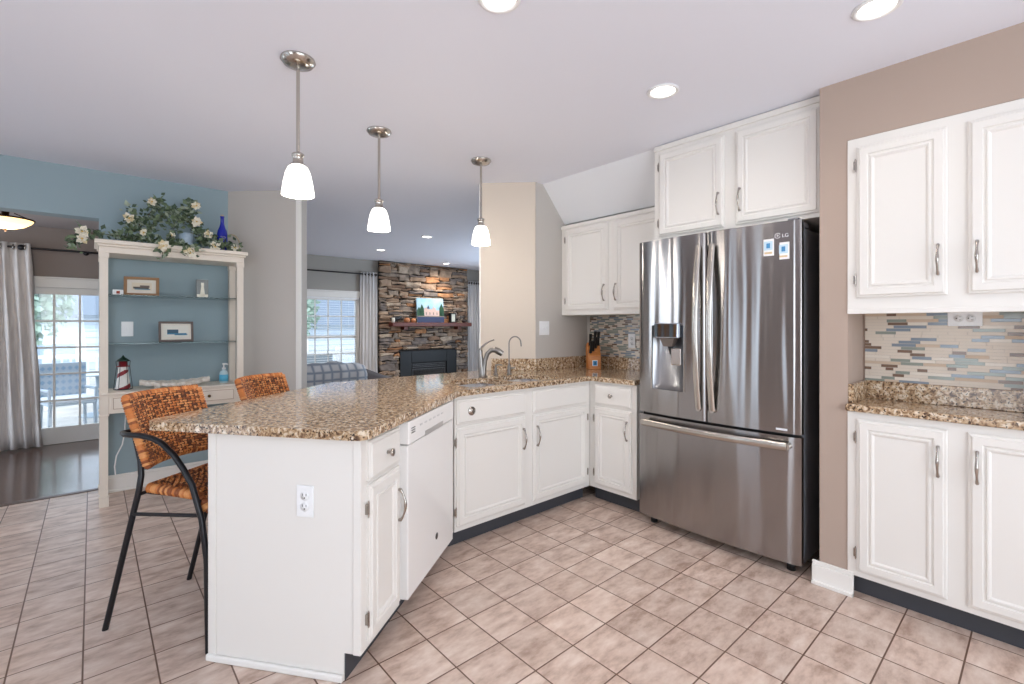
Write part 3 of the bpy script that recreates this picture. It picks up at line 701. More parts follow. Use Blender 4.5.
for i, (lb_, xy) in enumerate(DL):
    if d0 is None: c_ = d0 = thing('recessed_light', (0, 0, 0), 0, lb_, 'ceiling light', 'recessed ceiling lights'); downlight_parts(d0, .058)
    else: c_ = copy_tree(d0)
    c_.location = (xy[0], xy[1], CEIL); c_['label'] = lb_
    spot('downlight', (xy[0], xy[1], CEIL - .03), (16, 15, 7)[i] if i < 3 else 60, (1, .93, .85), 2.75)
dl = thing('ceiling_light', (-.54, 5.75, 2.245), 0, 'amber glass bowl flush light on the dining room ceiling', 'ceiling light')
MB().lathe([(.001, .09), (.07, .09), (.075, .07), (.03, .05), (.02, -.06)][::-1], 28).build('canopy', mat('bronze', (74, 54, 40), .4, .7), dl)
MB().lathe([(.001, -.155), (.06, -.150), (.115, -.130), (.155, -.100), (.172, -.075), (.165, -.078), (.11, -.115), (.001, -.135)], 36).build('bowl', mat('amber_glass', (255, 232, 190), .3, emit=(255, 214, 150), estr=2.2), dl)
MB().lathe([(.176, -.080), (.179, -.074), (.176, -.068), (.171, -.072), (.176, -.080)], 36).build('rim', MATS['bronze'], dl)
MB().lathe([(.001, -.180), (.008, -.174), (.010, -.164), (.006, -.155), (.001, -.153)], 14).build('finial', MATS['bronze'], dl)
for a in range(3): MB().tube([(.05 * math.cos(a * 2.1), .05 * math.sin(a * 2.1), -.02), (.172 * math.cos(a * 2.1), .172 * math.sin(a * 2.1), -.074)], .004, 6).build('arm', MATS['bronze'], dl)
point('dining_lamp', (-.54, 5.75, 2.05), 6, (1, .85, .65), .08)

# ------------------------------------------------------------------ bar stools (local -y faces the counter)
M_W = [mat('rattan_orange', (196, 118, 58), .55), mat('rattan_brown', (142, 78, 38), .55), mat('rattan_dark', (92, 50, 28), .6), mat('rattan_tan', (214, 146, 86), .5), mat('rattan_base', (84, 46, 26), .7)]
def weave(mb, surf, nu, nv, h, rnd):
    """raised over-under strands on surf(s,t)->(point, normal)"""
    for i in range(nu):
        for j in range(nv):
            hor = (i + j) % 2 == 0
            c_ = rnd.choices([0, 1, 2, 3], [4, 3, 1.2, 2.2])[0]
            eu, ev = (.10, .22) if hor else (.22, .10)
            g = []
            for b_ in range(3):
                for a_ in range(3):
                    s_ = (i + (0 - eu * .6 if a_ == 0 else .5 if a_ == 1 else 1 + eu * .6) * 1.0) / nu if hor else (i + (eu if a_ == 0 else .5 if a_ == 1 else 1 - eu)) / nu
                    t_ = (j + (ev if b_ == 0 else .5 if b_ == 1 else 1 - ev)) / nv if hor else (j + (-ev * .6 if b_ == 0 else .5 if b_ == 1 else 1 + ev * .6)) / nv
                    p_, n_ = surf(min(max(s_, 0), 1), min(max(t_, 0), 1))
                    hh = h * (1 if (a_ == 1 and b_ == 1) else .55 if (a_ == 1 or b_ == 1) else .05)
                    if hor and a_ != 1: hh = h * (.05 if b_ != 1 else .12)
                    if not hor and b_ != 1: hh = h * (.05 if a_ != 1 else .12)
                    g.append(p_ + n_ * hh)
            mb.add(g, [(0, 1, 4, 3), (1, 2, 5, 4), (3, 4, 7, 6), (4, 5, 8, 7)], c_, True)
def make_stool(label):
    t = thing('bar_stool', (0, 0, 0), 0, label, 'stool', 'rattan bar stools at the peninsula')
    rnd = random.Random(4)
    # backrest: curved, leaning back (towards +y)
    def bsurf(side):
        def f_(s_, t_):
            x = (s_ - .5) * (.362 - .012 * (1 - t_)); z = .695 + .28 * t_; y = .205 + .105 * t_ - .055 * (2 * s_ - 1) ** 2 + side * .017
            nrm = Vector((.26 * 2 * (2 * s_ - 1) * 1.0, 1, -.37)).normalized() * side
            return Vector((x, y, z)), nrm
        return f_
    mb = MB(); n1, n2 = 14, 6
    F, Bk = bsurf(-1), bsurf(1)
    for sfc, rev in ((F, False), (Bk, True)):
        vs_ = [sfc(i / n1, j / n2)[0] for j in range(n2 + 1) for i in range(n1 + 1)]
        fs = [(j * (n1 + 1) + i, j * (n1 + 1) + i + 1, (j + 1) * (n1 + 1) + i + 1, (j + 1) * (n1 + 1) + i) for j in range(n2) for i in range(n1)]
        mb.add(vs_, [f_[::-1] if rev else f_ for f_ in fs], 4)
    weave(mb, F, 22, 24, .008, rnd); weave(mb, Bk, 22, 24, .008, rnd)
    # wrapped border strands
    for k_ in range(2):
        s_ = k_
        for j in range(26):
            a_, b_ = (bsurf(-1)(s_, j / 26)[0] + bsurf(1)(s_, j / 26)[0]) / 2, (bsurf(-1)(s_, (j + 1) / 26)[0] + bsurf(1)(s_, (j + 1) / 26)[0]) / 2
            mb.tube([a_, (a_ + b_) / 2, b_], [.015, .018, .015], 8, rnd.choice([0, 0, 3, 1]))
        for i in range(40):
            a_, b_ = (bsurf(-1)(i / 40, s_)[0] + bsurf(1)(i / 40, s_)[0]) / 2, (bsurf(-1)((i + 1) / 40, s_)[0] + bsurf(1)((i + 1) / 40, s_)[0]) / 2
            mb.tube([a_, (a_ + b_) / 2, b_], [.015, .018, .015], 8, rnd.choice([0, 0, 3, 1]))
    mb.build('backrest', M_W, t)
    # seat, slightly dished with a rolled front
    def ssurf(s_, t_):
        x = (s_ - .5) * (.41 - .08 * t_); y = -.18 + .33 * t_; z = .615 - .010 * math.sin(PI * s_) * math.sin(PI * t_) - .05 * max(0, .22 - t_) / .22 * max(0, .22 - t_) / .22
        return Vector((x, y, z)), Vector((0, 0, 1))
    sm_ = MB()
    vs_ = [ssurf(i / 12, j / 12)[0] for j in range(13) for i in range(13)]; lo_ = [p_ - Vector((0, 0, .035)) for p_ in vs_]
    fs = [(j * 13 + i, j * 13 + i + 1, (j + 1) * 13 + i + 1, (j + 1) * 13 + i) for j in range(12) for i in range(12)]
    sm_.add(vs_, fs, 4); sm_.add(lo_, [f_[::-1] for f_ in fs], 4); weave(sm_, ssurf, 22, 22, .008, rnd)
    for e_ in range(4):
        for i in range(24):
            def ep_(q_): return ssurf(q_, 0)[0] if e_ == 0 else ssurf(q_, 1)[0] if e_ == 1 else ssurf(0, q_)[0] if e_ == 2 else ssurf(1, q_)[0]
            a_, b_ = ep_(i / 24) - Vector((0, 0, .016)), ep_((i + 1) / 24) - Vector((0, 0, .016))
            sm_.tube([a_, (a_ + b_) / 2, b_], [.018, .021, .018], 8, rnd.choice([0, 3, 1, 1]))
    sm_.build('seat', M_W, t)
    r_ = .0115
    for s_ in (-1, 1):
        # rear leg: floor -> backrest post
        MB().tube([(s_ * .205, .330, 0), (s_ * .204, .225, .37), (s_ * .200, .162, .60), (s_ * .192, .160, .66), (s_ * .180, .178, .72), (s_ * .168, .226, .84)], r_, 10).build('leg', M_BLACKMETAL, t)
        # front leg and arm rail are one bent tube
        MB().tube([(s_ * .237, -.213, 0), (s_ * .237, -.205, .366), (s_ * .237, -.182, .52), (s_ * .237, -.136, .655), (s_ * .237, -.095, .715), (s_ * .237, -.05, .768), (s_ * .237, .008, .812), (s_ * .237, .05, .828), (s_ * .237, .11, .838), (s_ * .237, .16, .838), (s_ * .228, .20, .836), (s_ * .205, .238, .835), (s_ * .165, .240, .835)], r_, 10).build('leg', M_BLACKMETAL, t, label='front leg bending back into the arm rail')
        MB().tube([(s_ * .203, .185, .50), (s_ * .236, -.176, .535)], .008, 8).build('stretcher', M_BLACKMETAL, t)
        MB().tube([(s_ * .17, .150, .583), (s_ * .18, -.13, .583)], .008, 8).build('seat_rail', M_BLACKMETAL, t)
    MB().tube([(-.20, .160, .583), (.20, .160, .583)], .008, 8).build('stretcher', M_BLACKMETAL, t)
    MB().tube([(-.236, -.155, .583), (.236, -.155, .583)], .008, 8).build('stretcher', M_BLACKMETAL, t)
    MB().tube([(-.237, -.207, .22), (.237, -.207, .22)], .008, 8).build('footrest', M_BLACKMETAL, t)
    return t
st1 = make_stool('woven rattan bar stool at the near end of the peninsula, its black legs showing')
SA = PA
sp = pen(.262, .885); st1.location = (sp[0], sp[1], 0); st1.rotation_euler = (0, 0, SA)
st2 = copy_tree(st1); st2['label'] = 'woven rattan bar stool mostly hidden behind the counter, only its backrest showing'
sp = pen(.885, .885); st2.location = (sp[0], sp[1], 0)

# ------------------------------------------------------------------ hutch
M_HUTCH = mat('hutch_cream', (232, 222, 208), .5)
M_EDGE = mat('distressed_edge', (168, 140, 116), .6)
HX0, HX1, HYF, HYB = .04, .94, 4.42, 4.76
hu = thing('hutch', (.49, 4.60, 0), 0, 'cream open hutch with glass shelves and desk drawers against the blue wall', 'hutch')
Mh = Matrix.Translation((-.49, -4.60, 0))
def hp(mb, name, m, par=hu, bev=.002): return mb.build(name, m, par, bev, M=Mh)
for x0 in (HX0, HX1 - .046):
    for y0 in (HYF, HYB - .046):
        mb = MB().box(x0, x0 + .046, y0, y0 + .046, .05, 1.80)
        mb.box(x0 - .004, x0 + .050, y0 - .004, y0 + .050, 0, .06).box(x0 - .006, x0 + .052, y0 - .006, y0 + .052, .065, .08)
        mb.box(x0 - .005, x0 + .051, y0 - .005, y0 + .051, .800, .812).box(x0 - .005, x0 + .051, y0 - .005, y0 + .051, .640, .652).box(x0 - .005, x0 + .051, y0 - .005, y0 + .051, 1.765, 1.80)
        for k_ in (.012, .030): mb.box(x0 + k_, x0 + k_ + .005, y0 - .0012, y0, .86, 1.74)
        hp(mb, 'post', M_HUTCH)
cn = MB(); cn.box(HX0 - .004, HX1 + .004, HYF - .004, HYB + .004, 1.80, 1.845).box(HX0 - .014, HX1 + .014, HYF - .014, HYB + .01, 1.845, 1.862).box(HX0 - .028, HX1 + .028, HYF - .028, HYB + .02, 1.862, 1.892)
hp(cn, 'cornice', M_HUTCH, bev=.005)
for z in (1.507, 1.153):
    hp(MB().box(HX0 + .01, HX1 - .01, HYF + .02, HYB - .01, z - .006, z + .002), 'glass_shelf', M_SHELFGLASS)
hp(MB().box(HX0 + .006, HX1 - .006, HYF - .012, HYB - .003, .790, .806), 'desk_top', M_HUTCH, bev=.004)
hp(MB().box(HX0 + .046, HX1 - .046, HYF + .004, HYB - .03, .655, .790), 'apron', M_HUTCH)
for x0, x1 in ((.105, .465), (.515, .875)):
    dr = hp(MB().box(x0, x1, HYF - .004, HYF + .004, .680, .772), 'drawer', M_HUTCH, bev=.003)
    ed = MB()
    for a0, a1, c0, c1 in ((x0 + .008, x1 - .008, .686, .689), (x0 + .008, x1 - .008, .763, .766), (x0 + .008, x0 + .011, .689, .763), (x1 - .011, x1 - .008, .689, .763)): ed.box(a0, a1, HYF - .0052, HYF - .0035, c0, c1)
    hp(ed, 'drawer_edging', M_EDGE, dr, 0)
    hp(MB().lathe([(.005, 0), (.005, .01), (.012, .016), (.008, .024), (0, .025)], 14, M=Matrix.Translation(((x0 + x1) / 2, HYF - .004, .726)) @ Matrix.Rotation(PI / 2, 4, 'X')), 'knob', mat('brass_dark', (120, 96, 60), .4, .8), dr, 0)
hp(MB().box(HX0 + .01, HX1 - .01, HYB - .03, HYB - .012, .655, .785), 'back_rail', M_HUTCH)

# things on the hutch
def frame_thing(name, loc, rz, lean, w_, h_, fw_, m_frame, label, art):
    t = thing(name, loc, rz, label, 'picture')
    Ml = Matrix.Rotation(-lean, 4, 'X')
    f_ = MB().box(-w_ / 2, w_ / 2, -.018, 0, 0, fw_).box(-w_ / 2, w_ / 2, -.018, 0, h_ - fw_, h_).box(-w_ / 2, -w_ / 2 + fw_, -.018, 0, fw_, h_ - fw_).box(w_ / 2 - fw_, w_ / 2, -.018, 0, fw_, h_ - fw_)
    f_.build('frame', m_frame, t, .003, M=Ml)
    mt_ = MB().box(-w_ / 2 + fw_, w_ / 2 - fw_, -.008, -.002, fw_, h_ - fw_).build('mat_board', mat('mat_board', (226, 220, 208), .8), t, M=Ml)
    pi_ = MB(); mats_ = []
    for k_, (x0, x1, z0, z1, c_) in enumerate(art):
        pi_.box(w_ * x0, w_ * x1, -.0095 - .0003 * k_, -.008, h_ * z0, h_ * z1, k_); mats_.append(mat('ink_%d_%d_%d' % c_, c_, .7))
    pi_.build('print', mats_, mt_, M=Ml)
    return t
frame_thing('framed_picture', (.285, 4.60, 1.5095), -.10, .14, .215, .145, .020, mat('gilt_wood', (150, 112, 74), .4), 'tilted gilt framed ship drawing on the upper glass shelf',
            [(-.28, .28, .30, .70, (222, 210, 188)), (-.24, .20, .38, .48, (92, 84, 78)), (-.05, .22, .45, .56, (110, 98, 90)), (-.2, .24, .33, .38, (90, 130, 150))])
frame_thing('framed_picture', (.502, 4.60, 1.1555), .02, .12, .228, .160, .016, mat('grey_brown_wood', (92, 78, 72), .45), 'brown framed sailing picture on the lower glass shelf',
            [(-.36, .36, .22, .80, (226, 224, 214)), (-.26, .06, .42, .60, (60, 92, 112)), (-.26, .30, .36, .42, (70, 130, 160)), (-.05, .32, .32, .36, (50, 110, 140))])
pb_ = thing('photo_block', (.677, 4.60, 1.5095), .03, 'small glossy lighthouse photo block at right on the upper glass shelf', 'picture')
MB().box(-.042, .042, -.010, .010, 0, .150).build('block', mat('photo_grey', (112, 116, 112), .15), pb_, .002)
MB().add([(x, y, z) for y in (-.0112, -.010) for x, z in ((-.018, .02), (.018, .02), (.008, .10), (-.008, .10))], [(0, 1, 2, 3), (7, 6, 5, 4), (0, 4, 5, 1), (1, 5, 6, 2), (2, 6, 7, 3), (3, 7, 4, 0)]).box(-.010, .010, -.0112, -.010, .10, .125).box(-.038, .038, -.0112, -.010, .004, .03).build('photo', mat('photo_cream', (232, 228, 208), .3), pb_)
cd = thing('keepsake_box', (.143, 4.56, 1.5095), .05, 'tiny white box with a red motif beside the gilt frame', 'box')
MB().box(-.030, .030, -.018, .018, 0, .040).build('box', M_PLASTIC, cd, .003)
MB().box(-.010, .010, -.019, -.018, .010, .030).build('motif', mat('motif_red', (170, 70, 50), .6), cd)
# lighthouse
lh = thing('lighthouse_model', (.174, 4.585, .806), 0, 'red and white striped lighthouse model with green roof on the hutch desk', 'ornament')
nprof = 42
def spiral(i, j): return 1 if (j / 48 * 30 + (42 - i)) % 30 < 8 and i < 36 else 0
MB().lathe([(.046 - .020 * (i / nprof), .006 + .165 * i / nprof) for i in range(nprof + 1)], 48, mfun=spiral).build('tower', [mat('paint_white', (236, 236, 232), .5), mat('paint_red', (138, 34, 44), .5)], lh)
MB().lathe([(.052, 0), (.052, .006), (.044, .008)], 20).build('base', M_BLACK, lh)
MB().lathe([(.001, .171), (.040, .171), (.040, .176), (.026, .177), (.026, .212), (.001, .212)], 20).build('lantern_room', MATS['paint_red'], lh)
MB().lathe([(.001, .21), (.044, .212), (.030, .226), (.012, .240), (.005, .252), (.001, .258)], 20).build('roof', mat('roof_green', (24, 52, 44), .5), lh)
rl = MB()
for a in range(6):
    t_ = a * PI / 3; rl.tube([(.056 * math.cos(t_), .056 * math.sin(t_), 0), (.038 * math.cos(t_), .038 * math.sin(t_), .172), (.042 * math.cos(t_), .042 * math.sin(t_), .212)], .002, 6)
rl.build('frame', M_BLACK, lh)
# driftwood tray
tw = thing('driftwood_tray', (.492, 4.53, .806), -.04, 'long whitewashed driftwood tray on the hutch desk', 'tray')
lo_ = MB(); n = 26; ringv = []
for i in range(n + 1):
    t_ = i / n; x = (t_ - .5) * .45; hw = .075 * math.sin(PI * min(max(t_, .03), .97)) ** .6 * (1 + .14 * math.sin(i * 2.1)); z = .024 + .022 * abs(2 * t_ - 1) ** 2 + .003 * math.sin(i * 1.7)
    ringv += [(x, -hw, z + .014), (x, -hw * .9, z - .012), (x, 0, z - .020), (x, hw * .9, z - .008), (x, hw, z + .022), (x, 0, z + .004)]
fs = [(i * 6 + j, i * 6 + (j + 1) % 6, (i + 1) * 6 + (j + 1) % 6, (i + 1) * 6 + j) for i in range(n) for j in range(6)]
lo_.add(ringv, [f_[::-1] for f_ in fs] + [(0, 1, 2, 3, 4, 5), tuple(n * 6 + 5 - j for j in range(6))])
lo_.build('tray', mat('whitewash', (240, 234, 224), .7, noise=((214, 204, 192), 30)), tw)
MB().box(-.14, -.10, -.03, .03, 0, .012).box(.06, .10, -.03, .03, 0, .012).build('feet', MATS['whitewash'], tw, .003)
# sanitizer
sz = thing('sanitizer_bottle', (.825, 4.57, .806), 0, 'clear hand sanitizer pump bottle with blue label on the hutch desk', 'bottle')
MB().lathe([(.001, 0), (.030, 0), (.033, .006), (.033, .080), (.026, .096), (.012, .104), (.012, .112), (.001, .112)], 24).build('bottle', mat('gel_clear', (190, 214, 222), .1), sz)
MB().lathe([(.0335, .014), (.0335, .070)], 24).build('label_band', mat('label_blue', (90, 180, 214), .4), sz)
MB().lathe([(.001, .112), (.014, .112), (.014, .126), (.005, .128), (.005, .150), (.001, .150)], 16).tube([(0, 0, .150), (0, 0, .162)], .010, 10).tube([(0, 0, .157), (.02, -.02, .157), (.026, -.026, .150)], .005, 8).build('pump', M_PLASTIC, sz)
# power cord below the desk
tag(MB().tube([(.20, 4.775, .64), (.195, 4.77, .55), (.19, 4.765, .45), (.175, 4.76, .36), (.14, 4.755, .28), (.13, 4.755, .20), (.135, 4.755, .132)], .0045, 8).build('power_cord', M_PLASTIC), 'thin white power cord hanging below the hutch desk', 'cord')
# garland
ga = thing('floral_garland', (.45, 4.56, 1.892), 0, 'greenery garland with white blossoms draped over the hutch top', 'garland')
rnd = random.Random(11)
spine = [(-.50, -.16, .03), (-.42, -.12, .04), (-.30, -.08, .05), (-.20, -.04, .16), (-.12, -.02, .30), (-.05, .0, .34), (.04, .0, .30), (.12, .02, .26), (.18, .02, .30), (.24, 0, .20), (.30, -.06, .10), (.36, -.1, .06)]
sprigs = [[(-.50, -.16, .03), (-.42, -.12, .045), (-.30, -.06, .05), (-.18, -.02, .04)],
          [(-.26, 0, .02), (-.24, 0, .12), (-.20, 0, .20), (-.24, -.02, .25)], [(-.22, 0, .10), (-.14, 0, .22), (-.08, 0, .30), (-.05, 0, .385)],
          [(-.10, 0, .28), (.0, 0, .30), (.08, 0, .27), (.16, 0, .24)], [(.05, 0, .20), (.10, 0, .28), (.15, 0, .34), (.155, 0, .39)], [(.10, 0, .24), (.20, 0, .18), (.27, -.02, .10), (.33, -.06, .05)],
          [(-.20, -.02, .06), (-.12, -.04, .05), (-.04, -.1, .02), (.06, -.16, .0)], [(-.1, -.06, .04), (-.07, -.13, .02), (-.06, -.19, -.03), (-.055, -.20, -.09)],
          [(-.18, 0, .22), (-.20, -.02, .14), (-.16, -.03, .08), (-.10, -.03, .04)], [(.0, 0, .28), (.06, -.02, .20), (.02, -.04, .10), (.0, -.06, .03)],
          [(.02, 0, .3), (-.04, -.02, .25), (-.10, -.02, .18), (-.14, -.03, .10)], [(.2, 0, .1), (.24, -.05, .08), (.29, -.12, .05), (.31, -.17, .02)], [(.14, .02, .26), (.17, 0, .2), (.2, 0, .12), (.22, -.02, .05)],
          [(.0, -.1, .02), (.08, -.16, .01), (.12, -.20, -.04), (.13, -.2, -.07)], [(-.5, -.14, .03), (-.53, -.15, .0), (-.55, -.15, -.05), (-.54, -.15, -.08)],
          [(.36, -.05, .02), (.40, -.05, .08), (.42, -.06, .06), (.44, -.08, .02)]]
lf = MB(); stm = MB()
def bez(p_, t_):
    a_, b_, c_, d_ = [Vector(v_) for v_ in p_]; u_ = 1 - t_
    return a_ * u_ ** 3 + b_ * 3 * u_ * u_ * t_ + c_ * 3 * u_ * t_ * t_ + d_ * t_ ** 3
for si, sp_ in enumerate(sprigs):
    stm.tube([bez(sp_, i / 8) for i in range(9)], .0025, 5)
    for i in range(92 if si < 7 else 60):
        c_ = bez(sp_, rnd.random()) + Vector((rnd.gauss(0, .022), rnd.gauss(0, .020), rnd.gauss(0, .022)))
        if c_.z < .012 and c_.y > -.17 and -.49 < c_.x < .50: c_.z = .012
        d_ = Vector((rnd.gauss(0, 1), rnd.gauss(0, .8), rnd.gauss(.25, .8))).normalized(); ln = rnd.uniform(.026, .052); wd = ln * rnd.uniform(.28, .42)
        sd_ = d_.cross(Vector((rnd.random(), rnd.random(), rnd.random()))).normalized(); nn = d_.cross(sd_)
        lf.add([c_, c_ + d_ * ln * .45 + sd_ * wd + nn * .003, c_ + d_ * ln, c_ + d_ * ln * .45 - sd_ * wd + nn * .003, c_ + d_ * ln * .5 - nn * .003], [(0, 1, 4), (1, 2, 4), (2, 3, 4), (3, 0, 4)], rnd.choice([0, 0, 1, 1, 2]))
lo2 = lf.build('foliage', [mat('leaf_green', (112, 130, 98), .55), mat('leaf_dark', (74, 92, 70), .55), mat('leaf_pale', (158, 170, 150), .55)], ga); stm.build('stems', mat('stem_brown', (92, 82, 58), .7), ga)
def flower(c_, r_):
    mb = MB()
    for ring, (n_, rr, up_) in enumerate(((7, 1, .2), (6, .72, .6), (4, .42, 1.2))):
        for k_ in range(n_):
            a_ = 2 * PI * k_ / n_ + ring * .4 + rnd.uniform(-.25, .25); d_ = Vector((math.cos(a_), -.25 - up_ * rnd.uniform(.3, .8), math.sin(a_))).normalized(); s_ = d_.cross(Vector((0, -1, 0))).normalized()
            L_ = r_ * rr * rnd.uniform(.75, 1.12); o_ = Vector(c_)
            mb.add([o_, o_ + d_ * L_ * .6 + s_ * L_ * .32, o_ + d_ * L_ + Vector((0, .008 * rnd.random(), 0)), o_ + d_ * L_ * .6 - s_ * L_ * .32, o_ + d_ * L_ * .55 + Vector((0, .007, 0))], [(0, 1, 4), (1, 2, 4), (2, 3, 4), (3, 0, 4)], 2 if rnd.random() < .25 else 0)
    mb.lathe([(.001, -.006), (.008, 0), (.001, .006)], 8, c=(c_[0], c_[1] - .014, c_[2]), m=1)
    return mb
for c_, r_ in (((-.50, -.185, .035), .05), ((-.50, -.185, -.015), .042), ((-.245, -.05, .185), .046), ((-.11, -.05, .33), .036), ((-.16, -.06, .09), .034), ((-.055, -.215, -.02), .05), ((.01, -.06, .09), .03), ((.11, -.215, -.055), .045), ((.175, -.04, .35), .042), ((.175, -.05, .22), .05), ((.25, -.07, .12), .042), ((.285, -.15, .02), .048), ((.43, -.1, .035), .036)):
    flower(c_, r_).build('blossom', [mat('petal_white', (240, 234, 218), .6), mat('pollen_yellow', (214, 178, 90), .6), mat('petal_cream', (224, 208, 168), .6)], ga)
vz = thing('vase', (.560, 4.55, 1.892), 0, 'pale blue ceramic pot behind the blossoms on the hutch top', 'vase')
MB().lathe([(.001, 0), (.034, 0), (.040, .02), (.046, .08), (.046, .125), (.042, .125), (.040, .08), (.030, .015), (.001, .012)], 28).build('pot', mat('glaze_blue', (156, 178, 196), .3, noise=((178, 196, 208), 40)), vz)
v2 = thing('vase', (.645, 4.62, 1.892), 0, 'small grey-green pot half hidden beside the pale blue pot', 'vase')
MB().lathe([(.001, 0), (.032, 0), (.036, .03), (.030, .07), (.024, .075), (.022, .07), (.001, .02)], 24).build('pot', mat('glaze_green', (118, 146, 150), .35), v2)
bb = thing('blue_bottle', (.812, 4.56, 1.892), 0, 'tall cobalt blue glass bottle at the right end of the hutch top', 'bottle')
MB().lathe([(.001, 0), (.036, 0), (.039, .006), (.039, .150), (.034, .180), (.020, .215), (.014, .240), (.013, .290), (.016, .292), (.016, .300), (.001, .302)], 28).build('bottle', mat('cobalt_glass', (16, 34, 160), .08, coat=.5), bb)
MB().lathe([(.001, .302), (.012, .302), (.011, .312), (.001, .314)], 14).build('stopper', mat('cork', (200, 180, 150), .7), bb)
sq = MB()
for k_ in range(3): sq.tube([(-.020 + .04 * i / 8, -.0395 * math.cos((-.020 + .04 * i / 8) / .039), .125 - .016 * k_ + .004 * math.sin(i * 1.6 + k_)) for i in range(9)], .0012, 5)
sq.build('script_mark', mat('gilt_script', (190, 190, 150), .4), bb)
hp_ = thing('wicker_hoop', (.895, 4.62, 1.892), .2, 'thin wicker hoop standing behind the blue bottle', 'ornament')
MB().tube([(.062 * math.cos(t), 0, .085 + .082 * math.sin(t)) for t in [i * 2 * PI / 28 for i in range(29)]], .005, 6).build('hoop', mat('wicker', (188, 168, 136), .7), hp_)

# ------------------------------------------------------------------ dining room beyond
def muntin_door(name, x0, x1, y, z0, z1, nx, nz, fw_, kick, m=M_TRIM):
    t = bpy.data.objects.new(name, None); COL.objects.link(t); t['kind'] = 'structure'; t.location = ((x0 + x1) / 2, y, z0)
    M_ = Matrix.Translation((-(x0 + x1) / 2, -y, -z0))
    f_ = MB().box(x0, x0 + fw_, y, y + .045, z0, z1).box(x1 - fw_, x1, y, y + .045, z0, z1).box(x0 + fw_, x1 - fw_, y, y + .045, z1 - fw_, z1).box(x0 + fw_, x1 - fw_, y, y + .045, z0, z0 + kick)
    f_.build('frame', m, t, .003, M=M_, kind='structure')
    gx0, gx1, gz0, gz1 = x0 + fw_, x1 - fw_, z0 + kick, z1 - fw_
    mu = MB()
    for i in range(1, nx): xx = gx0 + (gx1 - gx0) * i / nx; mu.box(xx - .010, xx + .010, y + .010, y + .035, gz0, gz1)
    for j in range(1, nz): zz = gz0 + (gz1 - gz0) * j / nz; mu.box(gx0, gx1, y + .008, y + .037, zz - .010, zz + .010)
    mu.build('muntins', m, t, M=M_, kind='structure')
    MB().box(gx0, gx1, y + .020, y + .025, gz0, gz1).build('glass', M_GLASS, t, M=M_, kind='structure')
    return t
muntin_door('door_1', -1.017, .196, 7.12, 0, 1.71, 5, 5, .09, .18)
muntin_door('door_2', .20, .755, 7.12, 0, 1.71, 2, 5, .09, .18)
ca = MB().box(-1.10, .85, 7.075, 7.10, 1.69, 1.785).box(-1.13, .88, 7.06, 7.10, 1.785, 1.805).box(-1.10, -1.02, 7.075, 7.10, 0, 1.69).box(.76, .85, 7.075, 7.10, 0, 1.69)
struct('trim_6', ca, M_TRIM, .004)
def curtain(name, x0, x1, xb0, xb1, y, zt, zb, folds, label, M_, m, cat='curtain', amp=.035):
    n_ = folds * 10; rows = 14; vs_ = []
    for j in range(rows + 1):
        t_ = j / rows; z = zb + (zt - zb) * t_; a0 = xb0 + (x0 - xb0) * t_; a1 = xb1 + (x1 - xb1) * t_
        for i in range(n_ + 1):
            s_ = i / n_; am = amp * (.75 + .25 * (1 - t_)) * (1 + .25 * math.sin(s_ * 9 + j * .3))
            vs_.append((a0 + (a1 - a0) * s_ + .006 * math.sin(j * .9 + i), y + am * math.sin(2 * PI * folds * s_ + .15 * math.sin(j * .7)), z))
    fs = [(j * (n_ + 1) + i, j * (n_ + 1) + i + 1, (j + 1) * (n_ + 1) + i + 1, (j + 1) * (n_ + 1) + i) for j in range(rows) for i in range(n_)]
    c_ = thing(name, (0, 0, 0), 0, label, cat); base = M_ @ Vector(((xb0 + xb1) / 2, y, zb)); c_.location = base
    o_ = MB().add(vs_, fs, 0, True).build('panel', m, c_, M=Matrix.Translation(-base) @ M_)
    sd_ = o_.modifiers.new('solid', 'SOLIDIFY'); sd_.thickness = .004
    gr = MB()
    for k_ in range(folds):
        s_ = (k_ + .5) / folds; xx = x0 + (x1 - x0) * s_
        gr.lathe([(.020, -.004), (.030, -.004), (.030, .004), (.020, .004), (.020, -.004)], 14, M=Matrix.Translation((xx, y, zt - .045)) @ Matrix.Rotation(PI / 2, 4, 'Y'))
    gr.build('grommets', M_PEWTER, c_, M=Matrix.Translation(-base) @ M_)
    return c_
M_CURT = mat('curtain_cream', (222, 216, 212), .9, noise=((208, 202, 200), 60, (1, 1, .1)))
I4 = Matrix.Identity(4)
curtain('curtain', -.98, -.475, -.95, -.385, 6.985, 2.13, .02, 6, 'long cream curtain left of the french door', I4, M_CURT)
cr = thing('curtain_rod', (-.5, 6.985, 2.085), 0, 'dark curtain rod with ball finial over the french door', 'curtain rod')
MB().tube([(-.6, 0, 0), (1.2, 0, 0)], .011, 12).build('rod', M_BLACKMETAL, cr)
MB().lathe([(.001, -.03), (.022, -.022), (.030, 0), (.022, .022), (.001, .03)], 18, c=(-.045, 0, 0)).build('finial', M_BLACKMETAL, cr)
for x in (-.35, .45): MB().tube([(x, 0, 0), (x, .115, 0)], .008, 8).lathe([(.025, 0), (.025, .008), (0, .008)], 14, M=Matrix.Translation((x, .115, 0)) @ Matrix.Rotation(PI / 2, 4, 'X')).build('bracket', M_BLACKMETAL, cr)
tag(MB().box(-1.6, -.66, 5.55, 6.60, -.002, .008).build('door_mat', mat('mat_pale', (206, 204, 198), .95, bump=(150, .4)), None, .003), 'pale rug corner on the dining room wood floor', 'rug')

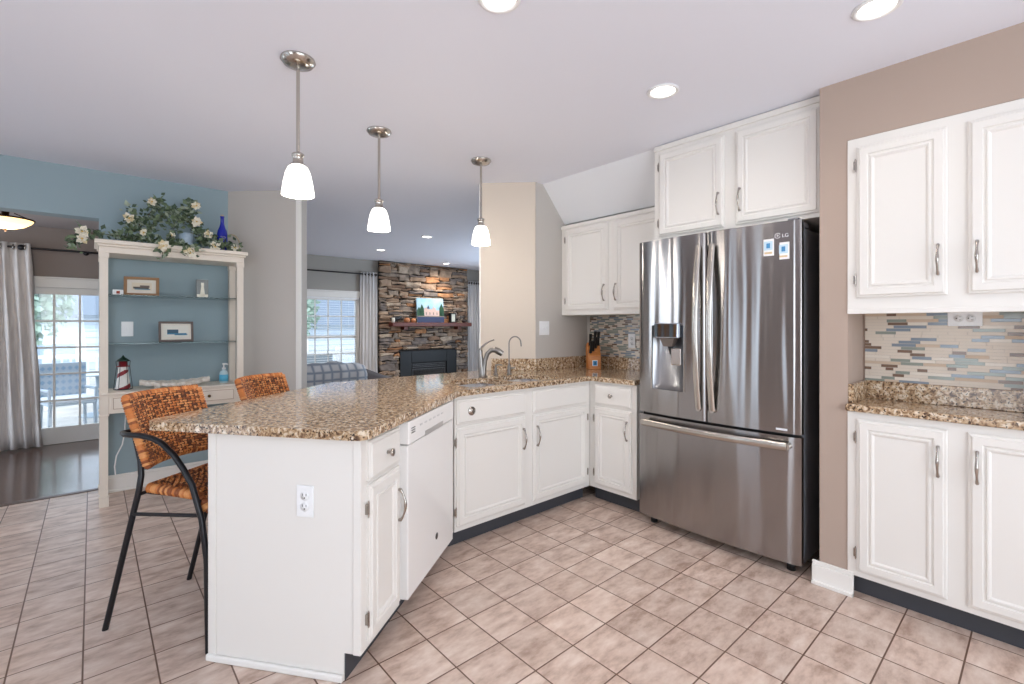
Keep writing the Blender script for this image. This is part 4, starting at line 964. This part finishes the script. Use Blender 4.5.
# ------------------------------------------------------------------ living room beyond
win = bpy.data.objects.new('window_1', None); COL.objects.link(win); win['kind'] = 'structure'; win.location = (3.0, YL, .45)
Mw = Matrix.Translation((-3.0, -YL, -.45))
fm = MB().box(2.42, 2.48, YL + .02, YL + .09, .45, 1.78).box(3.52, 3.58, YL + .02, YL + .09, .45, 1.78).box(2.48, 3.52, YL + .02, YL + .09, 1.72, 1.78).box(2.48, 3.52, YL + .02, YL + .09, .45, .51).box(2.48, 3.52, YL + .03, YL + .08, 1.06, 1.11)
for xx in (2.82, 3.04, 3.27): fm.box(xx - .009, xx + .009, YL + .05, YL + .07, .51, 1.72)
for zz in (1.44, .79): fm.box(2.48, 3.52, YL + .048, YL + .072, zz - .009, zz + .009)
fm.build('sash', M_TRIM, win, M=Mw, kind='structure')
MB().box(2.48, 3.52, YL + .056, YL + .060, .51, 1.72).build('glass', M_GLASS, win, M=Mw, kind='structure')
struct('trim_7', MB().box(2.33, 3.66, YL - .02, YL, 1.77, 1.86).box(2.31, 3.68, YL - .035, YL, 1.86, 1.885).box(2.33, 2.42, YL - .02, YL, .45, 1.77).box(3.58, 3.66, YL - .02, YL, .45, 1.77).box(2.30, 3.69, YL - .05, YL, .42, .45), M_TRIM, .003)
bl = thing('window_blind', (2.99, YL - .008 + .03, .50), 0, 'white horizontal slat blind on the living room window', 'blind')
Mb = Matrix.Translation((-2.99, -(YL - .008 + .03), -.50))
MB().box(2.425, 3.575, YL - .005, YL + .045, 1.735, 1.775).build('head_rail', M_PLASTIC, bl, .003, M=Mb)
sl_ = MB()
for i in range(30): z = .53 + i * .040; sl_.box(-.545, .545, -.014, .014, -.0006, .0006, M=Matrix.Translation((3.0, YL + .018, z)) @ Matrix.Rotation(.12, 4, 'X'))
sl_.build('slats', M_PLASTIC, bl, M=Mb)
co = MB()
for xx in (2.62, 3.38): co.tube([(xx, YL + .003, .52), (xx, YL + .003, 1.74)], .0015, 5)
co.build('cords', M_PLASTIC, bl, M=Mb)
curtain('curtain', 3.57, 3.88, 3.55, 3.88, 8.085, 2.24, .02, 5, 'pale curtain between living room window and stone chimney', I4, mat('curtain_grey', (212, 208, 206), .9), amp=.026)
r2 = thing('curtain_rod', (2.6, 8.085, 2.20), 0, 'thin black curtain rod over the living room window', 'curtain rod')
MB().tube([(-.5, 0, 0), (1.26, 0, 0)], .011, 12).build('rod', M_BLACKMETAL, r2)
for x in (-.3, .95): MB().tube([(x, 0, 0), (x, .06, 0)], .008, 8).build('bracket', M_BLACKMETAL, r2)
MB().lathe([(.001, -.025), (.018, -.018), (.025, 0), (.018, .018), (.001, .025)], 14, c=(1.265, 0, 0)).build('finial', M_BLACKMETAL, r2)
curtain('curtain', 5.92, 6.24, 5.92, 6.24, 8.085, 2.22, .02, 5, 'pale curtain in the gap right of the stone chimney', I4, MATS['curtain_grey'], amp=.026)
r3 = thing('curtain_rod', (5.90, 8.085, 2.175), 0, 'black curtain rod in the gap right of the chimney', 'curtain rod')
MB().tube([(0, 0, 0), (.39, 0, 0)], .011, 12).build('rod', M_BLACKMETAL, r3)
MB().tube([(.3, 0, 0), (.3, .06, 0)], .008, 8).build('bracket', M_BLACKMETAL, r3)
# stone chimney: ledge stones laid in irregular courses
CX0, CX1, CY = 3.90, 5.88, 8.05
ch = thing('stone_fireplace', ((CX0 + CX1) / 2, CY, 0), 0, 'tall rustic ledge-stone chimney breast with black fireplace insert', 'fireplace')
Mc = Matrix.Translation((-(CX0 + CX1) / 2, -CY, 0))
cs = MB(); cs.box(CX0 + .03, CX1 - .03, CY + .02, YL - .001, 0, CEIL - .005, 6)
rnd = random.Random(21)
FX0, FX1, FZ = 4.30, 5.575, .80
def stone(x0, x1, z0, z1):
    d_ = rnd.uniform(0, .045); e_ = .010; j_ = lambda: rnd.uniform(-1, 1) * min(.022, .22 * (z1 - z0) + .006)
    y0 = CY - d_
    base = [(x0 + j_(), z0 + j_()), ((x0 + x1) / 2, z0 + j_()), (x1 + j_(), z0 + j_()), (x1 + j_() , (z0 + z1) / 2), (x1 + j_(), z1 + j_()), ((x0 + x1) / 2, z1 + j_()), (x0 + j_(), z1 + j_()), (x0 + j_(), (z0 + z1) / 2)]
    base = [(min(max(a_, CX0), CX1), min(max(b_, 0), CEIL - .006)) for a_, b_ in base]
    cx, cz = (x0 + x1) / 2, (z0 + z1) / 2
    fr_ = [(cx + (a_ - cx) * (1 - e_ * 2 / max(x1 - x0, .05)), cz + (b_ - cz) * (1 - e_ * 2 / max(z1 - z0, .03))) for a_, b_ in base]
    vs_ = [(a_, CY + .022, b_) for a_, b_ in base] + [(a_, y0 + .012, b_) for a_, b_ in base] + [(a_, y0 + rnd.uniform(-.008, .008), b_) for a_, b_ in fr_] + [(cx, y0 - .006, cz)]
    fs_ = []
    for o_ in (0, 8):
        for i in range(8): fs_.append((o_ + i, o_ + (i + 1) % 8, o_ + 8 + (i + 1) % 8, o_ + 8 + i))
    fs_ += [(16 + i, 16 + (i + 1) % 8, 24) for i in range(8)]
    warm_glow = z0 > 1.3 and 4.6 < cx < 5.7  # extra orange stones here paint in the downlight's warm glow
    c_ = rnd.choices(range(6), [3, 3, 2.2, 1.6, 1.2, 2.0 if warm_glow else .7])[0]
    cs.add(vs_, fs_, c_)
z = 0.0
while z < CEIL - .01:
    hh = rnd.choice([.045, .06, .08, .08, .10, .13]); z1 = min(z + hh, CEIL - .004)
    x = CX0
    while x < CX1 - .005:
        wd = rnd.uniform(.10, .36) * (.7 + hh * 4); x1 = min(x + wd, CX1)
        if CX1 - x1 < .06: x1 = CX1
        segs = [(x, x1)]
        if z < FZ: segs = [(a_, b_) for a_, b_ in ((x, min(x1, FX0)), (max(x, FX1), x1)) if b_ - a_ > .02]
        for a_, b_ in segs:
            if hh > .075 and rnd.random() < .5: m_ = z + (z1 - z) * rnd.uniform(.4, .6); stone(a_ + .004, b_ - .004, z + .003, m_ - .003); stone(a_ + .004, b_ - .004, m_ + .003, z1 - .003)
            else: stone(a_ + .004, b_ - .004, z + .003, z1 - .003)
        x = x1
    z = z1
stc = [((168, 150, 132), (126, 110, 96)), ((186, 158, 132), (146, 120, 98)), ((140, 126, 116), (104, 94, 88)), ((200, 180, 158), (160, 138, 118)), ((152, 120, 96), (116, 92, 74)), ((198, 144, 100), (160, 112, 76))]
ms = [mat('ledge_stone_%d' % i, a_, .85, noise=(b_, 9), bump=(30, .6)) for i, (a_, b_) in enumerate(stc)] + [mat('joint_dark', (50, 44, 40), .95)]
cs.build('stonework', ms, ch, M=Mc)
ins = MB().box(FX0, FX0 + .24, CY - .045, CY + .018, 0, FZ - .005).box(FX1 - .24, FX1, CY - .045, CY + .018, 0, FZ - .005).box(FX0 + .24, FX1 - .24, CY - .045, CY + .018, .57, FZ - .005).box(FX0 + .24, FX1 - .24, CY - .045, CY + .018, 0, .08)
io = ins.build('insert_surround', mat('insert_black', (13, 13, 15), .55), ch, .006, M=Mc)
MB().box(FX0 + .24, FX1 - .24, CY - .01, CY + .015, .08, .57).build('firebox', mat('firebox_dark', (44, 40, 38), .7), io, M=Mc)
lv = MB()
for i in range(3): lv.box(FX0 + .27, FX1 - .27, CY - .03, CY - .012, .535 - i * .03, .545 - i * .03)
lv.box(FX0 + .27, FX1 - .27, CY - .028, CY - .012, .43, .445).box(FX0 + .27, FX0 + .285, CY - .028, CY - .012, .08, .43).box(FX1 - .285, FX1 - .27, CY - .028, CY - .012, .08, .43)
lv.build('louvre', mat('insert_grey', (78, 76, 76), .4, .3), io, M=Mc)
MB().box(FX0 + .30, FX1 - .30, CY - .024, CY - .018, .09, .42).build('glass', M_GLASS, io, M=Mc)
mn = thing('mantel_shelf', (4.945, CY - .10, 1.262), 0, 'dark red-brown wooden mantel beam across the stone chimney', 'mantel')
MB().box(-.885, .885, -.12, .05, 0, .075).build('beam', mat('mantel_wood', (112, 52, 36), .5, noise=((84, 40, 30), 8, (1, 8, 8))), mn, .01)
for x in (-.6, .6): MB().box(x - .04, x + .04, -.08, .05, -.06, 0).build('corbel', MATS['mantel_wood'], mn, .006)
# things on the mantel
zt = 1.337
pt = thing('canvas_painting', (4.915, CY - .135, zt), 0, 'painted canvas of pale buildings, trees and water leaning on the mantel', 'painting')
Ml = Matrix.Rotation(-.10, 4, 'X')
MB().box(-.30, .30, 0, .025, 0, .47).build('canvas', mat('sky_paint', (150, 196, 220), .6, noise=((188, 214, 226), 6)), pt, .003, M=Ml)
art = MB(); art.box(-.30, .30, -.003, 0, .002, .11, 0).box(-.30, .30, -.002, 0, .11, .135, 3)
for x0, x1, h_, c_ in ((-.20, -.14, .24, 2), (-.14, -.06, .28, 2), (-.06, .04, .26, 2), (.04, .12, .29, 2), (.12, .20, .24, 2), (-.10, -.085, .31, 2), (.06, .075, .33, 2)): art.box(x0, x1, -.004, 0, .13, h_, c_)
for cx, w_, h_ in ((-.255, .05, .30), (-.19, .045, .36), (.25, .055, .38), (.22, .03, .30)):
    art.add([(cx - w_, -.005, .13), (cx + w_, -.005, .13), (cx + w_ * .9, -.005, .13 + (h_ - .13) * .6), (cx, -.005, h_), (cx - w_ * .9, -.005, .13 + (h_ - .13) * .6), (cx, -.001, .2)], [(0, 1, 2, 3, 4)], 1)
for x in (-.11, -.03, .05, .13): art.box(x, x + .02, -.0045, 0, .15, .20, 3)
art.add([(-.08, -.0045, .27), (-.02, -.0045, .27), (-.05, -.0045, .34)], [(0, 1, 2)], 4)
art.build('paint', [mat('water_paint', (34, 44, 84), .5), mat('tree_paint', (34, 78, 48), .6), mat('stone_paint', (222, 190, 176), .6), mat('bank_paint', (146, 128, 116), .6), mat('roof_paint', (70, 76, 96), .6)], pt, M=Ml)
ln_ = thing('mantel_lantern', (5.41, CY - .13, zt), .1, 'small black lantern with pale face right of the canvas on the mantel', 'lantern')
MB().box(-.075, .075, -.05, .05, 0, .02).box(-.065, .065, -.04, .04, .17, .19).box(-.065, -.05, -.04, .04, .02, .17).box(.05, .065, -.04, .04, .02, .17).build('case', M_BLACK, ln_, .003)
MB().box(-.05, .05, -.03, .03, .02, .17).build('face', mat('face_cream', (226, 222, 200), .5), ln_)
MB().tube(arc((0, 0, .19), .04, 0, PI, 8), .004, 6).build('ring', M_BLACK, ln_)
bd = thing('dark_bird_figure', (4.20, CY - .09, 1.337), 0, 'dark bird figure at the left end of the mantel', 'ornament')
MB().tube([(-.14, 0, .08), (-.08, 0, .075), (0, 0, .07), (.06, 0, .085), (.10, 0, .11), (.135, 0, .10)], [.006, .028, .04, .034, .022, .005], 12).build('body', M_BLACK, bd)
MB().tube([(-.01, 0, .03), (-.01, 0, 0)], .006, 6).tube([(.02, 0, .03), (.02, 0, 0)], .006, 6).build('legs', M_BLACK, bd)
cn_ = thing('pillar_candle', (4.10, CY - .16, 1.337), 0, 'short white candle beside the dark bird on the mantel', 'candle')
MB().lathe([(.001, 0), (.030, 0), (.030, .085), (.022, .080), (.001, .078)], 18).build('wax', mat('wax_white', (236, 228, 214), .5), cn_)
MB().tube([(0, 0, .076), (.002, 0, .095)], .002, 6).build('wick', M_BLACK, cn_)
M_PUMP = mat('pumpkin_orange', (196, 128, 84), .6)
for i, (x, r_, lb_) in enumerate(((4.385, .062, 'pale orange pumpkin nearest the dark bird on the mantel'), (4.52, .055, 'pale orange pumpkin nearest the canvas on the mantel'))):
    pk = thing('pumpkin', (x, CY - .14, zt), 0, lb_, 'pumpkin', 'pumpkins on the mantel')
    pm = MB(); n_ = 32; prof = [(.25, .02), (.75, .10), (1.0, .55), (.85, 1.0), (.35, 1.18), (.06, 1.08)]
    vs_ = [(rr * r_ * (1 - .10 * abs(math.sin(4 * 2 * PI * j / n_))) * math.cos(2 * PI * j / n_), rr * r_ * (1 - .10 * abs(math.sin(4 * 2 * PI * j / n_))) * math.sin(2 * PI * j / n_), zz * r_ * 1.2) for rr, zz in prof for j in range(n_)]
    pm.add(vs_, [(a_ * n_ + j, a_ * n_ + (j + 1) % n_, (a_ + 1) * n_ + (j + 1) % n_, (a_ + 1) * n_ + j) for a_ in range(5) for j in range(n_)] + [tuple(range(n_))[::-1], tuple(5 * n_ + j for j in range(n_))], 0, True)
    pm.build('body', M_PUMP, pk); MB().tube([(0, 0, r_ * 1.25), (.004, 0, r_ * 1.5), (.014, 0, r_ * 1.75)], [.010, .007, .006], 8).build('stem', mat('stem_brown', (92, 82, 58), .7), pk)
bx_ = thing('trinket_bowl', (5.70, CY - .13, zt), 0, 'little dark bowl at the right end of the mantel', 'bowl')
MB().lathe([(.001, 0), (.035, 0), (.05, .02), (.062, .055), (.056, .055), (.044, .02), (.001, .012)], 20).build('bowl', mat('bowl_dark', (62, 48, 42), .5), bx_)
# sofa with plaid throw, seen over the counter
so = thing('sofa', (2.15, 5.55, 0), 0, 'grey sofa under a plaid throw behind the counter, in front of the living room window', 'sofa')
def pad(x0, x1, y0, y1, z0, z1, r_=.06):
    return MB().box(x0, x1, y0, y1, z0, z1)
M_SOFA = mat('sofa_grey', (96, 92, 94), .95, bump=(200, .4))
pad(-.75, .85, -.42, .45, .12, .42).build('base', M_SOFA, so, .04, 4)
bkm = MB(); vs_ = []; prof = []
for i in range(25):
    t_ = i / 24; x = -.75 + 1.6 * t_; top = .80 - .02 * math.cos(t_ * 7) - .52 * max(0, t_ - .56)
    for y, z in ((-.44, .40), (-.46, top - .06), (-.40, top - .01), (-.32, top), (-.22, top - .03), (-.18, top - .1), (-.16, .40)): vs_.append((x, y, z))
bkm.add(vs_, [(i * 7 + j, (i + 1) * 7 + j, (i + 1) * 7 + (j + 1) % 7, i * 7 + (j + 1) % 7) for i in range(24) for j in range(7)] + [tuple(range(7)), tuple(24 * 7 + 6 - j for j in range(7))], 0, True)
bkm.build('backrest', M_SOFA, so)
for x in (-.75, .60):
    pad(x, x + .18, -.42, .45, .42, .62).build('arm', M_SOFA, so, .05, 4)
for x in (-.68, .78):
    for y in (-.35, .38): MB().lathe([(.02, 0), (.03, .12)], 12, c=(x, y, 0)).build('leg', M_BLACK, so)
for x in (-.55, .03): pad(x, x + .56, -.16, .42, .42, .54).build('seat_cushion', M_SOFA, so, .04, 4)
def plaid():
    m = bpy.data.materials.new('plaid'); m.use_nodes = True; nt = m.node_tree; b_ = nt.nodes['Principled BSDF']; b_.inputs['Roughness'].default_value = .95
    tc = nt.nodes.new('ShaderNodeTexCoord'); acc = None
    for i, (dr_, sc_) in enumerate((('X', 3.4), ('Z', 3.8))):
        w_ = nt.nodes.new('ShaderNodeTexWave'); w_.bands_direction = dr_; w_.inputs['Scale'].default_value = sc_; w_.inputs['Distortion'].default_value = .4
        nt.links.new(tc.outputs['Object'], w_.inputs[0])
        if acc is None: acc = w_
        else:
            mx = nt.nodes.new('ShaderNodeMath'); mx.operation = 'MAXIMUM'; nt.links.new(acc.outputs['Fac'], mx.inputs[0]); nt.links.new(w_.outputs['Fac'], mx.inputs[1])
            hf = nt.nodes.new('ShaderNodeMath'); hf.operation = 'MULTIPLY'; hf.inputs[1].default_value = 1.0; nt.links.new(mx.outputs[0], hf.inputs[0])
    r_ = nt.nodes.new('ShaderNodeValToRGB'); e_ = r_.color_ramp.elements; e_[0].position = .55; e_[0].color = lin((196, 198, 202)); e_[1].position = .97; e_[1].color = lin((134, 144, 158)); x_ = e_.new(.8); x_.color = lin((176, 182, 190))
    nt.links.new(hf.outputs[0], r_.inputs[0]); nt.links.new(r_.outputs[0], b_.inputs['Base Color']); return m
th = MB(); vs_ = []
for i in range(25):
    t_ = i / 24; x = -.70 + .86 * t_; top = .845 - .02 * math.cos(t_ * 5) - .05 * max(0, t_ - .6) + .010 * math.sin(t_ * 22)
    for y, z in ((-.475, .30), (-.485, top - .08), (-.41, top), (-.31, top + .012), (-.20, top - .01), (-.155, top - .12)): vs_.append((x + .01 * math.sin(z * 9), y - .006 * math.sin(t_ * 30), z))
th.add(vs_, [(i * 6 + j, (i + 1) * 6 + j, (i + 1) * 6 + j + 1, i * 6 + j + 1) for i in range(24) for j in range(5)], 0, True)
to = th.build('throw_blanket', plaid()); to.parent = None
to.location = (2.15, 5.55, 0); sdm = to.modifiers.new('solid', 'SOLIDIFY'); sdm.thickness = .008; sdm.offset = 1
tag(to, 'grey plaid blanket draped over the sofa back behind the counter', 'blanket')

# ------------------------------------------------------------------ outdoors
M_PATIO = mat('patio', (186, 182, 176), .9, noise=((164, 160, 154), 3))
struct('ground', MB().box(-14, 20, 7.3, 30, -.32, -.25), M_PATIO)
M_DECK = mat('deck_white', (226, 228, 230), .6)
def railing(loc, ln, label):
    t = thing('porch_railing', loc, 0, label, 'railing')
    for z in (.10, .88): MB().box(0, ln, -.03, .03, z, z + .06).build('rail', M_DECK, t)
    for i in range(int(ln / .9) + 1): MB().box(i * .9 - .045, i * .9 + .045, -.045, .045, -.05, 1.02).build('post', M_DECK, t)
    bl_ = MB()
    n_ = int(ln / .12)
    for i in range(n_): bl_.box(i * .12 + .05, i * .12 + .08, -.012, .012, .16, .88)
    bl_.build('balusters', M_DECK, t)
railing((2.2, 10.2, -.2), 3.6, 'white porch railing outside the living room window')
railing((-2.4, 12.0, -.2), 3.6, 'white porch railing outside the french door')
def house(loc, w_, dp_, h_, rh, label):
    t = thing('neighbor_house', loc, 0, label, 'house')
    MB().box(-w_ / 2, w_ / 2, 0, dp_, -.05, h_).build('wall', mat('siding', (196, 208, 220), .8), t)
    sd_ = MB()
    for i in range(int(h_ / .2)): sd_.box(-w_ / 2 - .01, w_ / 2 + .01, -.02, 0, i * .2, i * .2 + .015)
    sd_.build('siding_laps', mat('siding_lap', (186, 194, 204), .8), t)
    rf = MB().add([(x, y, z) for y in (-.4, dp_ + .4) for x, z in ((-w_ / 2 - .4, h_ - .1), (w_ / 2 + .4, h_ - .1), (0, h_ + rh))], [(0, 1, 2), (5, 4, 3), (0, 3, 4, 1), (1, 4, 5, 2), (2, 5, 3, 0)])
    rf.build('roof', mat('roof_grey', (128, 140, 156), .9), t)
    for x in (-w_ * .27, w_ * .22):
        wf = MB().box(x - .55, x + .55, -.05, -.02, .9, 2.3).build('window', M_TRIM, t); MB().box(x - .46, x + .46, -.055, -.05, .98, 2.22).build('pane', mat('dark_pane', (150, 168, 186), .1), wf)
house((7.6, 19, -1.5), 7, 5, 2.9, 2.2, 'pale neighboring house seen through the living room window')
house((-2.6, 20, -1.5), 8, 5, 3.2, 2.4, 'pale neighboring house seen through the french door')
M_SLAT = mat('patio_metal', (170, 182, 192), .5)
M_PAT = mat('cushion_pattern', (226, 230, 234), .8)
def patio_chair(x, y, rz, label, big=True):
    t = thing('patio_chair', (x, y, -.25), rz, label, 'chair', 'patio chairs')
    for sx in (-.25, .25):
        for sy in (-.24, .24): MB().tube([(sx, sy, 0), (sx * .96, sy * .96, .42)], .022, 8).build('leg', M_SLAT, t)
        MB().tube([(sx, -.26, .62), (sx, .25, .60)], .022, 8).build('arm', M_SLAT, t)
        MB().tube([(sx, -.24, .42), (sx, -.25, .62)], .018, 8).build('arm_post', M_SLAT, t)
    MB().box(-.26, .26, -.26, .26, .40, .44).build('seat', M_SLAT, t, .006)
    cu = MB().box(-.25, .25, -.25, .24, .44, .50).build('cushion', M_PAT, t, .02, 3)
    bk = MB().box(-.26, .26, .24, .30, .42, .98).build('backrest', M_SLAT, t, .006)
    pt_ = MB()
    for i in range(-3, 4):
        for j in range(5):
            cx, cz = i * .075, .50 + j * .10; r_ = .030
            pt_.add([(cx - r_, .234, cz), (cx, .234, cz - r_ * 1.2), (cx + r_, .234, cz), (cx, .234, cz + r_ * 1.2), (cx, .2395, cz)], [(0, 1, 2, 3)])
    pt_.build('lattice', mat('lattice_blue', (130, 156, 178), .7), bk)
patio_chair(-.26, 9.45, .25, 'patterned patio chair outside the french door, nearer its center')
patio_chair(.46, 9.5, -.4, 'patterned patio chair outside the french door, beside the hutch post')
patio_chair(3.15, 9.35, PI + .2, 'patio chair on the porch outside the living room window')
tb = thing('patio_table', (.10, 10.75, -.25), 0, 'round patio table behind the chairs outside the french door', 'table')
MB().lathe([(.001, .70), (.50, .70), (.52, .715), (.50, .73), (.001, .73)], 32).build('table_top', M_SLAT, tb)
MB().lathe([(.28, 0), (.26, .03), (.05, .06), (.04, .35), (.06, .70)], 20).build('pedestal', M_SLAT, tb)

def tree(x, y, h_, label):
    t = thing('tree', (x, y, -.25), 0, label, 'tree')
    rn = random.Random(int(x * 10)); MB().tube([(0, 0, 0), (.05, 0, h_ * .5), (0, .05, h_ * .9)], [.12, .09, .03], 8).build('trunk', mat('bark', (120, 108, 100), .9), t)
    fo = MB()
    for i in range(900):
        d_ = Vector((rn.gauss(0, 1), rn.gauss(0, 1), rn.gauss(0, 1))).normalized() * rn.random() ** .4; p_ = Vector((d_.x * h_ * .26, d_.y * h_ * .26, h_ * .68 + d_.z * h_ * .34))
        a_ = Vector((rn.gauss(0, 1), rn.gauss(0, 1), rn.gauss(0, 1))).normalized() * .10; b_ = a_.cross(Vector((rn.random(), rn.random(), rn.random()))).normalized() * .07
        fo.add([p_ - a_, p_ + b_, p_ + a_, p_ - b_], [(0, 1, 2, 3)])
    fo.build('foliage', mat('yard_leaf', (150, 172, 156), .8), t)
tree(-1.1, 15.0, 3.2, 'small leafy tree in the yard beyond the french door')
tree(4.3, 14.5, 3.0, 'small leafy tree in the yard beyond the living room window')
